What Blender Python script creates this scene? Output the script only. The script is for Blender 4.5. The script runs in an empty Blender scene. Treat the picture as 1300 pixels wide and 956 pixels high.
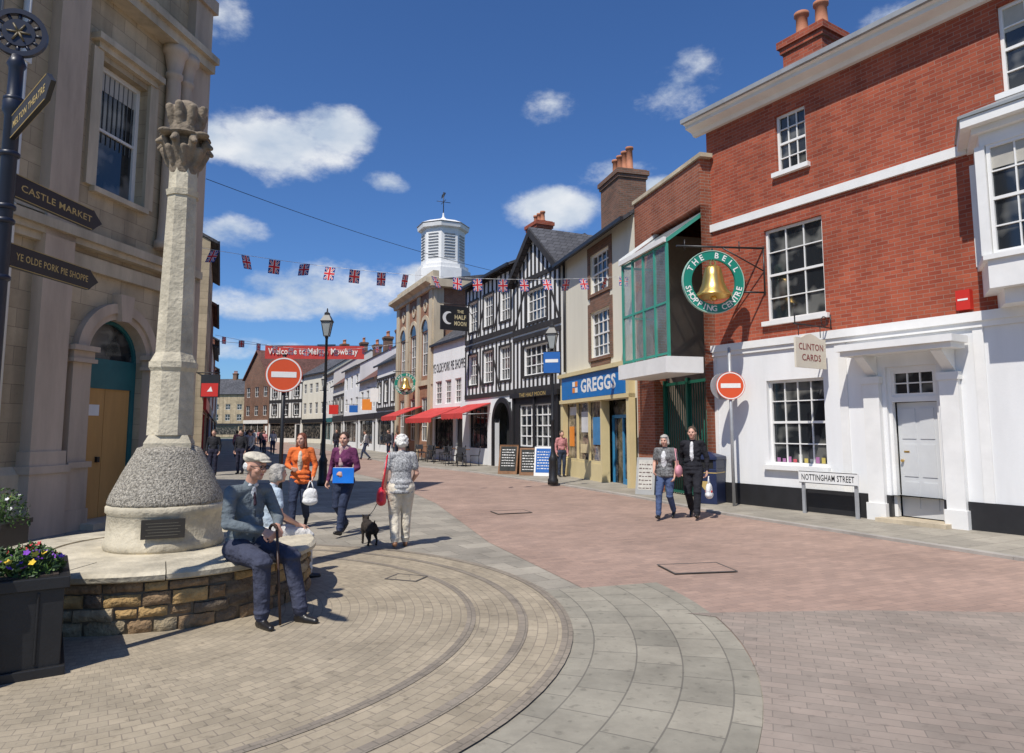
import bpy, math, random
from mathutils import Vector, Matrix
import numpy as np
random.seed(7)
SC=bpy.context.scene
COL=SC.collection
R=math.radians

# ------------------------------------------------------------ materials
_m={}
def nt(name):
    m=bpy.data.materials.new(name); m.use_nodes=True
    return m,m.node_tree.nodes,m.node_tree.links,m.node_tree.nodes['Principled BSDF']
def c4(c): return (c[0],c[1],c[2],1)
def mat(name,c,rough=.75,var=.15,scale=3.0,bump=.15,bscale=40,metal=0,c2=None,spec=.5,detail=6,dist=.01,streak=False,alpha=1,pos=(.3,.7)):
    if name in _m: return _m[name]
    m,N,L,b=nt(name)
    tc=N.new('ShaderNodeTexCoord'); n=N.new('ShaderNodeTexNoise')
    n.inputs['Scale'].default_value=scale; n.inputs['Detail'].default_value=detail; n.inputs['Roughness'].default_value=.65
    if streak:
        mp=N.new('ShaderNodeMapping'); mp.inputs['Scale'].default_value=(1,1,.18)
        L.new(tc.outputs['Object'],mp.inputs[0]); L.new(mp.outputs[0],n.inputs['Vector'])
    else: L.new(tc.outputs['Object'],n.inputs['Vector'])
    r=N.new('ShaderNodeValToRGB'); r.color_ramp.elements[0].position=pos[0]; r.color_ramp.elements[1].position=pos[1]
    lo=[x*(1-var) for x in c]; hi=[min(1,x*(1+var)) for x in c] if c2 is None else c2
    r.color_ramp.elements[0].color=c4(lo); r.color_ramp.elements[1].color=c4(hi)
    L.new(n.outputs['Fac'],r.inputs[0]); L.new(r.outputs[0],b.inputs['Base Color'])
    b.inputs['Roughness'].default_value=rough; b.inputs['Metallic'].default_value=metal
    b.inputs['Specular IOR Level'].default_value=spec; b.inputs['Alpha'].default_value=alpha
    if bump>0:
        n2=N.new('ShaderNodeTexNoise'); n2.inputs['Scale'].default_value=bscale; n2.inputs['Detail'].default_value=4
        L.new(tc.outputs['Object'],n2.inputs['Vector'])
        bp=N.new('ShaderNodeBump'); bp.inputs['Strength'].default_value=bump; bp.inputs['Distance'].default_value=dist
        L.new(n2.outputs['Fac'],bp.inputs['Height']); L.new(bp.outputs[0],b.inputs['Normal'])
    _m[name]=m; return m
def brick(name,c1,c2,mort,bw,bh,ms=.01,mode='wall',bump=.4,var=.25,vscale=.6,rough=.85,off=.5,cen=(0,0),rot=0,warp=0,rad=1.5,stain=0,streak=0):
    if name in _m: return _m[name]
    m,N,L,b=nt(name)
    tc=N.new('ShaderNodeTexCoord'); sp=N.new('ShaderNodeSeparateXYZ'); L.new(tc.outputs['Object'],sp.inputs[0])
    cb=N.new('ShaderNodeCombineXYZ')
    def M(op,a,bb=None):
        n=N.new('ShaderNodeMath'); n.operation=op
        for i,v in enumerate((a,bb)):
            if v is None: continue
            if isinstance(v,(int,float)): n.inputs[i].default_value=v
            else: L.new(v,n.inputs[i])
        return n.outputs[0]
    x,y,z=sp.outputs
    if mode=='wall':
        L.new(M('ADD',x,y),cb.inputs[0]); L.new(z,cb.inputs[1])
    elif mode=='floor':
        ca,sa=math.cos(rot),math.sin(rot)
        L.new(M('ADD',M('MULTIPLY',x,ca),M('MULTIPLY',y,sa)),cb.inputs[0])
        L.new(M('SUBTRACT',M('MULTIPLY',y,ca),M('MULTIPLY',x,sa)),cb.inputs[1])
    elif mode in('polar','cyl'):
        dx=M('SUBTRACT',x,cen[0]); dy=M('SUBTRACT',y,cen[1])
        a=M('ARCTAN2',dy,dx)
        L.new(M('MULTIPLY',a,rad),cb.inputs[0])
        if mode=='polar':
            L.new(M('SQRT',M('ADD',M('MULTIPLY',dx,dx),M('MULTIPLY',dy,dy))),cb.inputs[1])
        else: L.new(z,cb.inputs[1])
    vec=cb.outputs[0]
    t=N.new('ShaderNodeTexBrick'); t.offset=off
    t.inputs['Scale'].default_value=1; t.inputs['Brick Width'].default_value=bw; t.inputs['Row Height'].default_value=bh
    t.inputs['Mortar Size'].default_value=ms; t.inputs['Mortar Smooth'].default_value=.2
    t.inputs['Color1'].default_value=c4(c1); t.inputs['Color2'].default_value=c4(c2); t.inputs['Mortar'].default_value=c4(mort)
    L.new(vec,t.inputs['Vector'])
    n=N.new('ShaderNodeTexNoise'); n.inputs['Scale'].default_value=vscale; n.inputs['Detail'].default_value=8; n.inputs['Roughness'].default_value=.7
    L.new(tc.outputs['Object'],n.inputs['Vector'])
    mr=N.new('ShaderNodeMapRange'); mr.inputs['From Min'].default_value=.3; mr.inputs['From Max'].default_value=.7
    mr.inputs['To Min'].default_value=1-var; mr.inputs['To Max'].default_value=1+var*.6; L.new(n.outputs['Fac'],mr.inputs[0])
    fac=mr.outputs[0]
    if stain:
        n4=N.new('ShaderNodeTexNoise'); n4.inputs['Scale'].default_value=14; n4.inputs['Detail'].default_value=3; L.new(tc.outputs['Object'],n4.inputs['Vector'])
        m4=N.new('ShaderNodeMapRange'); m4.inputs['From Min'].default_value=.60; m4.inputs['From Max'].default_value=.70; m4.inputs['To Min'].default_value=1; m4.inputs['To Max'].default_value=1-stain; L.new(n4.outputs['Fac'],m4.inputs[0])
        fac=M('MULTIPLY',fac,m4.outputs[0])
    if streak:
        mp=N.new('ShaderNodeMapping'); mp.inputs['Scale'].default_value=(2.2,2.2,.16); L.new(tc.outputs['Object'],mp.inputs[0])
        n5=N.new('ShaderNodeTexNoise'); n5.inputs['Scale'].default_value=1; n5.inputs['Detail'].default_value=6; L.new(mp.outputs[0],n5.inputs['Vector'])
        m5=N.new('ShaderNodeMapRange'); m5.inputs['From Min'].default_value=.48; m5.inputs['From Max'].default_value=.68; m5.inputs['To Min'].default_value=1; m5.inputs['To Max'].default_value=1-streak; L.new(n5.outputs['Fac'],m5.inputs[0])
        fac=M('MULTIPLY',fac,m5.outputs[0])
    mx=N.new('ShaderNodeMix'); mx.data_type='RGBA'; mx.blend_type='MULTIPLY'; mx.inputs['Factor'].default_value=1
    L.new(t.outputs['Color'],mx.inputs['A']); L.new(fac,mx.inputs['B']); L.new(mx.outputs['Result'],b.inputs['Base Color'])
    b.inputs['Roughness'].default_value=rough; b.inputs['Specular IOR Level'].default_value=.3
    n3=N.new('ShaderNodeTexNoise'); n3.inputs['Scale'].default_value=25; n3.inputs['Detail'].default_value=5; L.new(tc.outputs['Object'],n3.inputs['Vector'])
    hh=M('SUBTRACT',M('MULTIPLY',n3.outputs['Fac'],.5),t.outputs['Fac'])
    bp=N.new('ShaderNodeBump'); bp.inputs['Strength'].default_value=bump; bp.inputs['Distance'].default_value=.012
    L.new(hh,bp.inputs['Height']); L.new(bp.outputs[0],b.inputs['Normal'])
    _m[name]=m; return m

WHITE=mat('white_paint',(.77,.76,.73),.6,.07,2,.05)
STUC=mat('white_stucco',(.75,.75,.74),.8,.10,.9,.15,30,streak=True)
CREAM=mat('cream_render',(.66,.62,.51),.85,.10,.7,.15,30,streak=True)
OFFW=mat('offwhite_render',(.68,.66,.61),.85,.10,.7,.15,30,streak=True)
BLACK=mat('black_paint',(.018,.018,.02),.45,.2,4,.05)
TIMB=mat('black_timber',(.026,.023,.022),.7,.4,3,.3,25)
NAVY=mat('navy_paint',(.010,.013,.028),.4,.2,5,.04)
LEAD=mat('lead_sheet',(.26,.28,.29),.6,.15,2,.1)
GLASS=mat('window_glass',(.025,.03,.035),.06,.4,1.6,.02,2,c2=(.13,.13,.12),spec=.8,dist=.02,pos=(.5,.62),detail=2)
SHOPG=mat('shop_glass',(.03,.03,.03),.05,.5,2.5,0,c2=(.20,.17,.14),spec=.8,pos=(.45,.65))
DARK=mat('dark_interior',(.012,.012,.012),.9,.2,2,0)
RED=mat('red_cloth',(.50,.045,.038),.75,.15,2,.15)
REDP=mat('red_paint',(.55,.03,.02),.4,.06,2,0)
GREEN=mat('green_paint',(.05,.30,.22),.4,.1,2,0)
TEAL=mat('teal_paint',(.015,.12,.13),.5,.15,2,.05)
GOLD=mat('gold_metal',(.80,.52,.16),.28,.08,3,.03,metal=.9)
GOLDL=mat('gold_lettering_paint',(.50,.36,.13),.5,.08,3,0)
PLY=mat('plywood',(.52,.29,.095),.7,.18,2,.1,8,streak=True)
GREYM=mat('galvanised_steel',(.42,.43,.44),.45,.1,5,.03,metal=.4)
BLUES=mat('blue_sign',(.02,.12,.40),.4,.06,2,0)
OCHRE=mat('cream_yellow_paint',(.64,.53,.29),.5,.06,2,0)
ORNG=mat('orange_paint',(.78,.25,.03),.5,.06,2,0)
BRA=brick('red_brick',(.42,.100,.050),(.29,.060,.032),(.33,.19,.14),.225,.075,.006,var=.30,streak=.15)
BRB=brick('orange_brick',(.36,.115,.06),(.26,.075,.04),(.32,.23,.18),.225,.075,.007,var=.28,streak=.15)
BRC=brick('old_brick',(.25,.12,.075),(.16,.09,.06),(.2,.17,.14),.225,.075,.008,var=.35)
BRT=brick('hall_brick',(.34,.16,.09),(.27,.12,.07),(.32,.25,.19),.225,.075,.008,var=.25)
STONE=brick('ashlar_stone',(.53,.425,.28),(.42,.335,.22),(.26,.205,.14),.62,.30,.005,var=.30,bump=.4,streak=.35,stain=.1)
STONES=mat('smooth_stone',(.50,.42,.30),.85,.30,1.6,.35,18,streak=True)
STONEP=mat('weathered_stone',(.49,.435,.325),.9,.34,2.8,.6,22,dist=.025)
STONER=mat('pinkish_stone',(.49,.385,.285),.85,.28,1.2,.3,20,streak=True)
CONC=mat('rough_aggregate',(.17,.15,.12),.95,.5,48,1.0,60,detail=3,dist=.03,c2=(.56,.51,.42))
SLATE=brick('slate_roof',(.11,.11,.12),(.07,.07,.078),(.03,.03,.03),.3,.2,.01,var=.3,bump=.6)
TILE=brick('clay_tile_roof',(.23,.11,.085),(.15,.075,.055),(.05,.03,.03),.2,.16,.01,var=.3,bump=.6)
TERR=mat('terracotta',(.42,.17,.09),.8,.2,4,.1)

# ------------------------------------------------------------ mesh builder
_tg={}
def text_geo(s,bold=0):
    if (s,bold) in _tg: return _tg[(s,bold)]
    cu=bpy.data.curves.new('t','FONT'); cu.body=s; cu.size=1; cu.extrude=.0; cu.resolution_u=2; cu.offset=bold
    if bold: cu.space_character=1.06
    ob=bpy.data.objects.new('t',cu); COL.objects.link(ob); bpy.context.view_layer.update()
    dg=bpy.context.evaluated_depsgraph_get()
    me=bpy.data.meshes.new_from_object(ob.evaluated_get(dg))
    v=[tuple(x.co) for x in me.vertices]; f=[tuple(p.vertices) for p in me.polygons]
    bpy.data.objects.remove(ob); bpy.data.meshes.remove(me)
    _tg[(s,bold)]=(v,f); return _tg[(s,bold)]
class MB:
    def __init__(s): s.v=[];s.f=[];s.m=[];s.s=[]
    def add(s,vs,fs,m=0,sm=False):
        o=len(s.v); s.v+=[tuple(p) for p in vs]
        for f in fs: s.f.append([i+o for i in f]); s.m.append(m); s.s.append(sm)
        return s
    def box(s,x0,x1,y0,y1,z0,z1,m=0):
        return s.add([(x0,y0,z0),(x1,y0,z0),(x1,y1,z0),(x0,y1,z0),(x0,y0,z1),(x1,y0,z1),(x1,y1,z1),(x0,y1,z1)],
            [(0,3,2,1),(4,5,6,7),(0,1,5,4),(1,2,6,5),(2,3,7,6),(3,0,4,7)],m)
    def quad(s,a,b,c,d,m=0): return s.add([a,b,c,d],[(0,1,2,3)],m)
    def prism(s,pts,a0,a1,ax='y',m=0,sm=False):
        n=len(pts)
        f={'y':lambda p,a:(p[0],a,p[1]),'x':lambda p,a:(a,p[0],p[1]),'z':lambda p,a:(p[0],p[1],a)}[ax]
        vs=[f(p,a0) for p in pts]+[f(p,a1) for p in pts]
        s.add(vs,[tuple(range(n)),tuple(range(2*n-1,n-1,-1))],m)
        o=len(s.v)-2*n
        for i in range(n):
            j=(i+1)%n; s.f.append([o+i,o+j,o+n+j,o+n+i]); s.m.append(m); s.s.append(sm)
        return s
    def beam(s,x0,z0,x1,z1,w,y0,y1,m=0):
        d=Vector((x1-x0,z1-z0)).normalized()*w/2; px,pz=-d.y,d.x
        return s.prism([(x0+px,z0+pz),(x1+px,z1+pz),(x1-px,z1-pz),(x0-px,z0-pz)],y0,y1,'y',m)
    def tube(s,p,q,r0,r1=None,n=12,m=0):
        p=Vector(p);q=Vector(q); r1=r0 if r1 is None else r1
        d=(q-p).normalized(); a=d.orthogonal().normalized(); b=d.cross(a)
        vs=[]
        for c,r in((p,r0),(q,r1)):
            for i in range(n):
                t=2*math.pi*i/n; vs.append(c+a*r*math.cos(t)+b*r*math.sin(t))
        o=len(s.v); s.v+=[tuple(x) for x in vs]
        for i in range(n):
            j=(i+1)%n; s.f.append([o+i,o+j,o+n+j,o+n+i]); s.m.append(m); s.s.append(True)
        s.f.append([o+i for i in range(n)][::-1]); s.m.append(m); s.s.append(False)
        s.f.append([o+n+i for i in range(n)]); s.m.append(m); s.s.append(False)
        return s
    def lathe(s,pr,c=(0,0),n=32,m=0,sm=True,jit=0,ph=0,caps=True):
        o=len(s.v)
        for r,z in pr:
            for i in range(n):
                t=2*math.pi*i/n+ph; rr=r*(1+random.uniform(-jit,jit)); s.v.append((c[0]+rr*math.cos(t),c[1]+rr*math.sin(t),z))
        for k in range(len(pr)-1):
            for i in range(n):
                j=(i+1)%n; s.f.append([o+k*n+i,o+k*n+j,o+(k+1)*n+j,o+(k+1)*n+i]); s.m.append(m); s.s.append(sm)
        if caps:
            s.f.append([o+i for i in range(n)][::-1]); s.m.append(m); s.s.append(False)
            k=len(pr)-1; s.f.append([o+k*n+i for i in range(n)]); s.m.append(m); s.s.append(False)
        return s
    def annulus(s,c,r0,r1,a0,a1,n=64,m=0,axis='y',t=.02,y=0):
        for i in range(n):
            t0=a0+(a1-a0)*i/n; t1=a0+(a1-a0)*(i+1)/n
            P=[(c[0]+r*math.cos(q),c[1]+r*math.sin(q)) for r,q in((r0,t0),(r1,t0),(r1,t1),(r0,t1))]
            s.prism(P,y,y+t,axis,m)
        return s
    def text(s,st,cx,cz,h,w=None,y=0,m=0,flip=False,bold=0):
        v,f=text_geo(st,bold)
        xs=[p[0] for p in v]; ys=[p[1] for p in v]; x0,x1=min(xs),max(xs); y0,y1=min(ys),max(ys)
        k=h/(y1-y0); kx=k if w is None else w/(x1-x0)
        out=[]
        for p in v:
            X=(p[0]-(x0+x1)/2)*kx; Z=(p[1]-(y0+y1)/2)*k
            out.append((cx+(-X if flip else X),y,cz+Z))
        return s.add(out,f,m)
    def obj(s,name,mats,parent=None,loc=(0,0,0),rz=0,rx=0,ry=0,bevel=0):
        me=bpy.data.meshes.new(name); me.from_pydata(s.v,[],s.f)
        if not isinstance(mats,(list,tuple)): mats=[mats]
        for q in mats: me.materials.append(q)
        me.polygons.foreach_set('material_index',s.m); me.polygons.foreach_set('use_smooth',s.s)
        me.update()
        ob=bpy.data.objects.new(name,me); COL.objects.link(ob)
        ob.location=loc; ob.rotation_euler=(rx,ry,rz)
        if parent is not None: ob.parent=parent
        if bevel:
            b=ob.modifiers.new('b','BEVEL'); b.width=bevel; b.segments=2; b.limit_method='ANGLE'
        return ob
def tag(o,label,cat,group=None):
    o['label']=label; o['category']=cat
    if group: o['group']=group
    return o
def thing(name,label,cat,loc=(0,0,0),rz=0,group=None):
    e=bpy.data.objects.new(name,None); COL.objects.link(e); e.location=loc; e.rotation_euler=(0,0,rz); e.empty_display_size=.2
    return tag(e,label,cat,group)
def dup(root,loc,rz=None,sc=None):
    n=root.copy(); COL.objects.link(n); n.location=loc
    if rz is not None: n.rotation_euler=(0,0,rz)
    if sc: n.scale=(sc,sc,sc)
    def rec(a,b):
        for ch in [o for o in list(bpy.data.objects) if o.parent==a]:
            c=ch.copy(); COL.objects.link(c); c.parent=b; rec(ch,c)
    rec(root,n); return n

def wall_front(mb,x0,x1,z0,z1,ops,y=0,t=.22,m=0):
    xs=sorted({x0,x1,*[o[0] for o in ops],*[o[1] for o in ops]}); zs=sorted({z0,z1,*[o[2] for o in ops],*[o[3] for o in ops]})
    xs=[x for x in xs if x0<=x<=x1]; zs=[z for z in zs if z0<=z<=z1]
    for i in range(len(xs)-1):
        for j in range(len(zs)-1):
            cx=(xs[i]+xs[i+1])/2; cz=(zs[j]+zs[j+1])/2
            if any(o[0]<cx<o[1] and o[2]<cz<o[3] for o in ops): continue
            mb.quad((xs[i],y,zs[j]),(xs[i+1],y,zs[j]),(xs[i+1],y,zs[j+1]),(xs[i],y,zs[j+1]),m)
    for a,b,c,d in [o[:4] for o in ops]:
        c=max(c,z0); d=min(d,z1)
        if d<=c: continue
        mb.quad((a,y,c),(a,y+t,c),(a,y+t,d),(a,y,d),m); mb.quad((b,y,c),(b,y+t,c),(b,y+t,d),(b,y,d),m)
        mb.quad((a,y,c),(b,y,c),(b,y+t,c),(a,y+t,c),m); mb.quad((a,y,d),(b,y,d),(b,y+t,d),(a,y+t,d),m)
def shell(mb,x0,x1,y1,z0,ze,zr=None,m=0,y0=0):
    for x in(x0,x1):
        p=[(x,y0,z0),(x,y1,z0),(x,y1,ze),(x,y0,ze)]
        if zr: p=[(x,y0,z0),(x,y1,z0),(x,y1,ze),(x,(y0+y1)/2,zr),(x,y0,ze)]
        mb.add(p,[tuple(range(len(p)))],m)
    mb.quad((x0,y1,z0),(x1,y1,z0),(x1,y1,ze),(x0,y1,ze),m)
    if not zr: mb.quad((x0,y0,ze),(x1,y0,ze),(x1,y1,ze),(x0,y1,ze),m)
def win(par,x0,x1,z0,z1,nx=3,nz=4,y=.10,fr=WHITE,gl=GLASS,sill=True,sash=True,loc=None,rz=0,fw=.055,bw=.022,simple=False,mat_sill=None,sp=.07,blind=0):
    w=x1-x0;h=z1-z0
    L=(x0,y,z0) if loc is None else loc
    g=MB(); g.box(0.0,w,.02,.04,0,h)
    f=MB()
    f.box(0,fw,-.03,.02,0,h,1); f.box(w-fw,w,-.03,.02,0,h,1); f.box(fw,w-fw,-.03,.02,0,fw,1); f.box(fw,w-fw,-.03,.02,h-fw,h,1)
    for i in range(1,nx): X=fw+(w-2*fw)*i/nx; f.box(X-bw/2,X+bw/2,-.012,.018,fw,h-fw,1)
    for j in range(1,nz):
        Z=h*j/nz; b=bw
        if sash and j==nz//2: b=.05
        f.box(fw,w-fw,-.016 if b==bw else -.024,.018,Z-b/2,Z+b/2,1)
    if simple:
        g.add(f.v,f.f,1); g.m=[0]*6+[1]*(len(g.f)-6)
        return g.obj('window',[gl,fr],par,L,rz)
    o=g.obj('window',gl,par,L,rz)
    f.m=[0]*len(f.f); f.obj('frame',fr,o)
    if blind:
        s=MB(); s.box(fw,w-fw,.012,.019,h*(1-blind),h-fw); s.obj('blind',mat('pale_blind',(.42,.40,.35),.8,.1,3,.1),o)
    if sill:
        s=MB(); s.box(-.08,w+.08,-y-sp,.015,-.10,-.002); s.obj('sill',mat_sill or fr,o)
    return o
def frame(a,b):
    d=(b[0]-a[0],b[1]-a[1]); return math.hypot(*d),math.atan2(d[1],d[0])
def chimney(par,x0,x1,y0,y1,z0,z1,npot=2,bm=BRC,poth=.55,pr=.13):
    c=MB(); c.box(x0,x1,y0,y1,z0,z1-.35); c.box(x0-.05,x1+.05,y0-.05,y1+.05,z1-.35,z1-.22); c.box(x0-.1,x1+.1,y0-.1,y1+.1,z1-.22,z1-.05); c.box(x0-.03,x1+.03,y0-.03,y1+.03,z1-.05,z1)
    o=c.obj('chimney',bm,par)
    for i in range(npot):
        p=MB(); X=x0+(x1-x0)*(i+.5)/npot
        p.lathe([(pr*1.1,z1),(pr*1.1,z1+.06),(pr*.85,z1+.08),(pr*.75,z1+poth-.1),(pr,z1+poth-.08),(pr,z1+poth)],(X,(y0+y1)/2),14)
        p.obj('chimney_pot',TERR,o)
    return o
def gable_roof(par,x0,x1,y1,ze,zr,m,ov=.3,t=.12,y0=0,xo=.05):
    r=MB(); my=(y0+y1)/2; k=(zr-ze)/(my-y0)
    pts=[(y0-ov,ze-ov*k+.02),(my,zr+.02),(y1+ov,ze-ov*k+.02),(y1+ov,ze-ov*k+.02+t),(my,zr+.02+t),(y0-ov,ze-ov*k+.02+t)]
    r.prism(pts,x0-xo,x1+xo,'x')
    o=r.obj('roof',m,par)
    g=MB(); g.prism([(y0-ov-.1,ze-ov*k),(y0-ov,ze-ov*k),(y0-ov,ze-ov*k+.12),(y0-ov-.1,ze-ov*k+.12)],x0-xo,x1+xo,'x'); g.obj('gutter',BLACK,o)
    return o
def one(name,m,par,fn,**k):
    b=MB(); fn(b); return b.obj(name,m,par,**k)

# ============================================================ SETTING
g=MB(); g.quad((-3000,-3000,-.03),(3000,-3000,-.03),(3000,3000,-.03),(-3000,3000,-.03))
o=g.obj('ground',mat('ground_soil',(.12,.13,.08),.95,.3,.02,0)); o['kind']='structure'
FLAG=brick('flagstones',(.36,.325,.265),(.28,.255,.21),(.19,.17,.14),.55,.38,.006,'floor',var=.28,vscale=.9,rot=R(28),bump=.3,stain=.22)
FLAGR=brick('flagstones_path',(.345,.315,.25),(.27,.25,.20),(.18,.165,.135),.44,.33,.006,'polar',var=.32,vscale=1.3,cen=(-3.6,6.2),rad=5.0,bump=.3,stain=.25)
SETT=brick('pink_setts',(.40,.275,.215),(.32,.225,.18),(.26,.195,.16),.20,.10,.004,'floor',var=.24,vscale=.6,rot=R(24),bump=.2,stain=.16)
SETG=brick('grey_setts',(.345,.28,.23),(.28,.235,.195),(.22,.185,.155),.20,.10,.004,'floor',var=.25,vscale=.9,rot=R(-20),bump=.2,stain=.18)
CIRC=brick('circle_setts',(.40,.335,.24),(.325,.275,.20),(.25,.21,.16),.13,.085,.004,'polar',var=.28,vscale=1.3,cen=(-3.6,6.2),rad=3.0,bump=.3,stain=.25)
RING=brick('dark_ring_setts',(.29,.245,.19),(.24,.205,.165),(.19,.165,.13),.10,.12,.005,'polar',var=.28,vscale=1.5,cen=(-3.6,6.2),rad=3.6,bump=.3,stain=.2)
def sheet(name,pts,z,m,th=None):
    b=MB(); 
    if th: b.prism(pts,z-th,z,'z')
    else: b.add([(p[0],p[1],z) for p in pts],[tuple(range(len(pts)))])
    o=b.obj(name,m); o['kind']='structure'; return o
sheet('pavement',[(-16,-6),(16,-6),(16,20),(7,27),(0,45),(-22,85),(-42,130),(-60,130),(-45,85),(-34,60),(-22,28)],0,FLAG)
RR=[(-37,112),(-26.5,82),(-15.5,57),(-5.5,33.5),(-1.5,27.4),(1.24,21.9),(3.16,17.4),(4.36,13.85),(6.67,9.2),(11.2,1),(13,-3)]
RL=[(3.4,-3),(2.9,2.5),(1.75,5.13),(.95,7.04),(-.35,10.55),(-1.75,16),(-4.3,23.3),(-9.5,33.5),(-20.5,57),(-31,82),(-42,112)]
sheet('road',RR+RL[0:],.004,SETT)
P=[]
for i in range(25):
    a=R(-62+i*3.3); P.append((-3.6+4.10*math.cos(a),6.2+4.10*math.sin(a)))
for i in range(24,-1,-1):
    a=R(-62+i*3.3); P.append((-3.6+5.45*math.cos(a),6.2+5.45*math.sin(a)))
sheet('flagstone_path',P,.008,FLAGR)
AP=[(1.62,6.52),(3.2,6.62),(4.7,6.55),(8.1,6.3),(11,1),(11.8,-3),(0,-3)]+[(-3.6+5.455*math.cos(R(a)),6.2+5.455*math.sin(R(a))) for a in range(-62,3,4)]
sheet('grey_road_apron',AP,.012,SETG)
b=MB(); n=96; b.add([(-3.6+4.03*math.cos(2*math.pi*i/n),6.2+4.03*math.sin(2*math.pi*i/n),.016) for i in range(n)],[tuple(range(n))])
o=b.obj('circular_paving',CIRC); o['kind']='structure'
for r0,r1 in((4.03,4.12),(3.66,3.74),(3.20,3.28)):
    b=MB(); n=96
    for i in range(n):
        a,c=2*math.pi*i/n,2*math.pi*(i+1)/n
        b.quad(*[(-3.6+r*math.cos(q),6.2+r*math.sin(q),.020) for r,q in((r0,a),(r1,a),(r1,c),(r0,c))])
    o=b.obj('paving_ring',RING); o['kind']='structure'
back=[(13,6),(9.5,12),(6,17.5),(3.5,27),(0.5,36),(-4.5,50),(-22,86),(-34,112)]
sheet('shop_side_pavement',RR[:10]+[(15,1)]+back,.04,FLAG,.05)
for i in range(1,9):
    a=Vector(RR[i]);c=Vector(RR[i+1]); d=(c-a).normalized(); nn=Vector((-d.y,d.x))
    if nn.x>0: nn=-nn
    b=MB(); k=nn*.14; b.prism([tuple(a),tuple(c),tuple(c+k),tuple(a+k)],.0,.046,'z')
    o=b.obj('kerb',mat('kerb_stone',(.36,.33,.29),.85,.25,1.5,.2)); o['kind']='structure'
IRON=mat('cast_iron',(.10,.09,.08),.6,.3,10,.3,60)
def manhole(x,y,w,d,rz,mm=SETT):
    b=MB(); t=.018
    b.box(-w/2,w/2,-d/2,-d/2+t,0,.008);b.box(-w/2,w/2,d/2-t,d/2,0,.008);b.box(-w/2,-w/2+t,-d/2+t,d/2-t,0,.008);b.box(w/2-t,w/2,-d/2+t,d/2-t,0,.008)
    b.box(-w/2+t,w/2-t,-d/2+t,d/2-t,0,.004,1)
    tag(b.obj('manhole_cover',[IRON,mm],None,(x,y,.017),rz),'rectangular metal manhole cover set in the paved road','manhole cover','manhole covers in the road')
manhole(2.25,8.55,.8,.55,R(10)); manhole(-.02,14.25,.75,.5,R(20)); manhole(-1.2,8.0,.4,.3,R(-20),CIRC)

# ============================================================ SKY / LIGHT / CAMERA
az_s=(-.50,-.866); el=R(55)
w=bpy.data.worlds.new('World'); SC.world=w; w.use_nodes=True
N=w.node_tree.nodes; L=w.node_tree.links; N.clear()
out=N.new('ShaderNodeOutputWorld'); bg=N.new('ShaderNodeBackground'); L.new(bg.outputs[0],out.inputs[0])
sk=N.new('ShaderNodeTexSky'); sk.sky_type='NISHITA'; sk.sun_disc=False; sk.sun_elevation=el; sk.sun_rotation=math.atan2(az_s[0],az_s[1]); sk.air_density=1.0; sk.dust_density=.3; sk.ozone_density=3.0
bg.inputs['Strength'].default_value=.13
tc=N.new('ShaderNodeTexCoord'); sp=N.new('ShaderNodeSeparateXYZ'); L.new(tc.outputs['Generated'],sp.inputs[0])
def WM(op,a,b=None,c=None):
    n=N.new('ShaderNodeMath'); n.operation=op
    for i,v in enumerate((a,b,c)):
        if v is None: continue
        if isinstance(v,(int,float)): n.inputs[i].default_value=v
        else: L.new(v,n.inputs[i])
    return n.outputs[0]
A_=WM('MULTIPLY',WM('ARCTAN2',sp.outputs[0],sp.outputs[1]),180/math.pi)
E_=WM('MULTIPLY',WM('ARCSINE',sp.outputs[2]),180/math.pi)
clouds=[(-19.5,22.2,6.4,2.9,1.4),(-15.5,23.6,4.2,2.2,1.3),(-24,21.6,3.6,2.0,1.2),(-10.8,20.2,1.9,1.0,.8),(-14.5,11.3,7.0,2.5,1.2),(-7.5,12,3.4,1.7,1.1),(-23.4,15.0,3.4,1.5,1.0),(3.6,18.2,4.4,1.9,1.3),(12.0,19.3,3,1.1,.8),
 (15,27,3.6,2.2,.45),(-24.5,30.4,2.6,2,.5),(-21,9.6,5.5,1.3,1.0),(2.8,26,2.0,.9,.25),(-22,6.3,8,.9,.7),(35,29,5,1.5,.3),(8.5,21,3,1,.45),(-60,18,14,5,1),(60,22,14,5,1),(75,12,12,4,1),(-100,20,14,6,1),(130,22,16,6,1),(-150,25,16,5,1),(170,14,14,4,1)]
mask=None
for a,e,ww,hh,s in clouds:
    d1=WM('MULTIPLY',WM('SUBTRACT',A_,a),1/ww); d2=WM('MULTIPLY',WM('SUBTRACT',E_,e),1/hh)
    d=WM('ADD',WM('MULTIPLY',d1,d1),WM('MULTIPLY',d2,d2))
    k=WM('MULTIPLY',WM('SUBTRACT',1.0,d),s); k=WM('MAXIMUM',k,-1.0)
    mask=k if mask is None else WM('MAXIMUM',mask,k)
mp=N.new('ShaderNodeMapping'); mp.inputs['Scale'].default_value=(1,1,1.7); L.new(tc.outputs['Generated'],mp.inputs[0])
nz=N.new('ShaderNodeTexNoise'); nz.inputs['Scale'].default_value=11; nz.inputs['Detail'].default_value=12; nz.inputs['Roughness'].default_value=.62; L.new(mp.outputs[0],nz.inputs['Vector'])
tot=WM('ADD',mask,WM('MULTIPLY',WM('SUBTRACT',nz.outputs['Fac'],.5),3.6))
mr=N.new('ShaderNodeMapRange'); mr.interpolation_type='SMOOTHSTEP'; mr.inputs['From Min'].default_value=-.05; mr.inputs['From Max'].default_value=1.25; L.new(tot,mr.inputs[0])
nz2=N.new('ShaderNodeTexNoise'); nz2.inputs['Scale'].default_value=10; nz2.inputs['Detail'].default_value=8; L.new(mp.outputs[0],nz2.inputs['Vector'])
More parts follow.
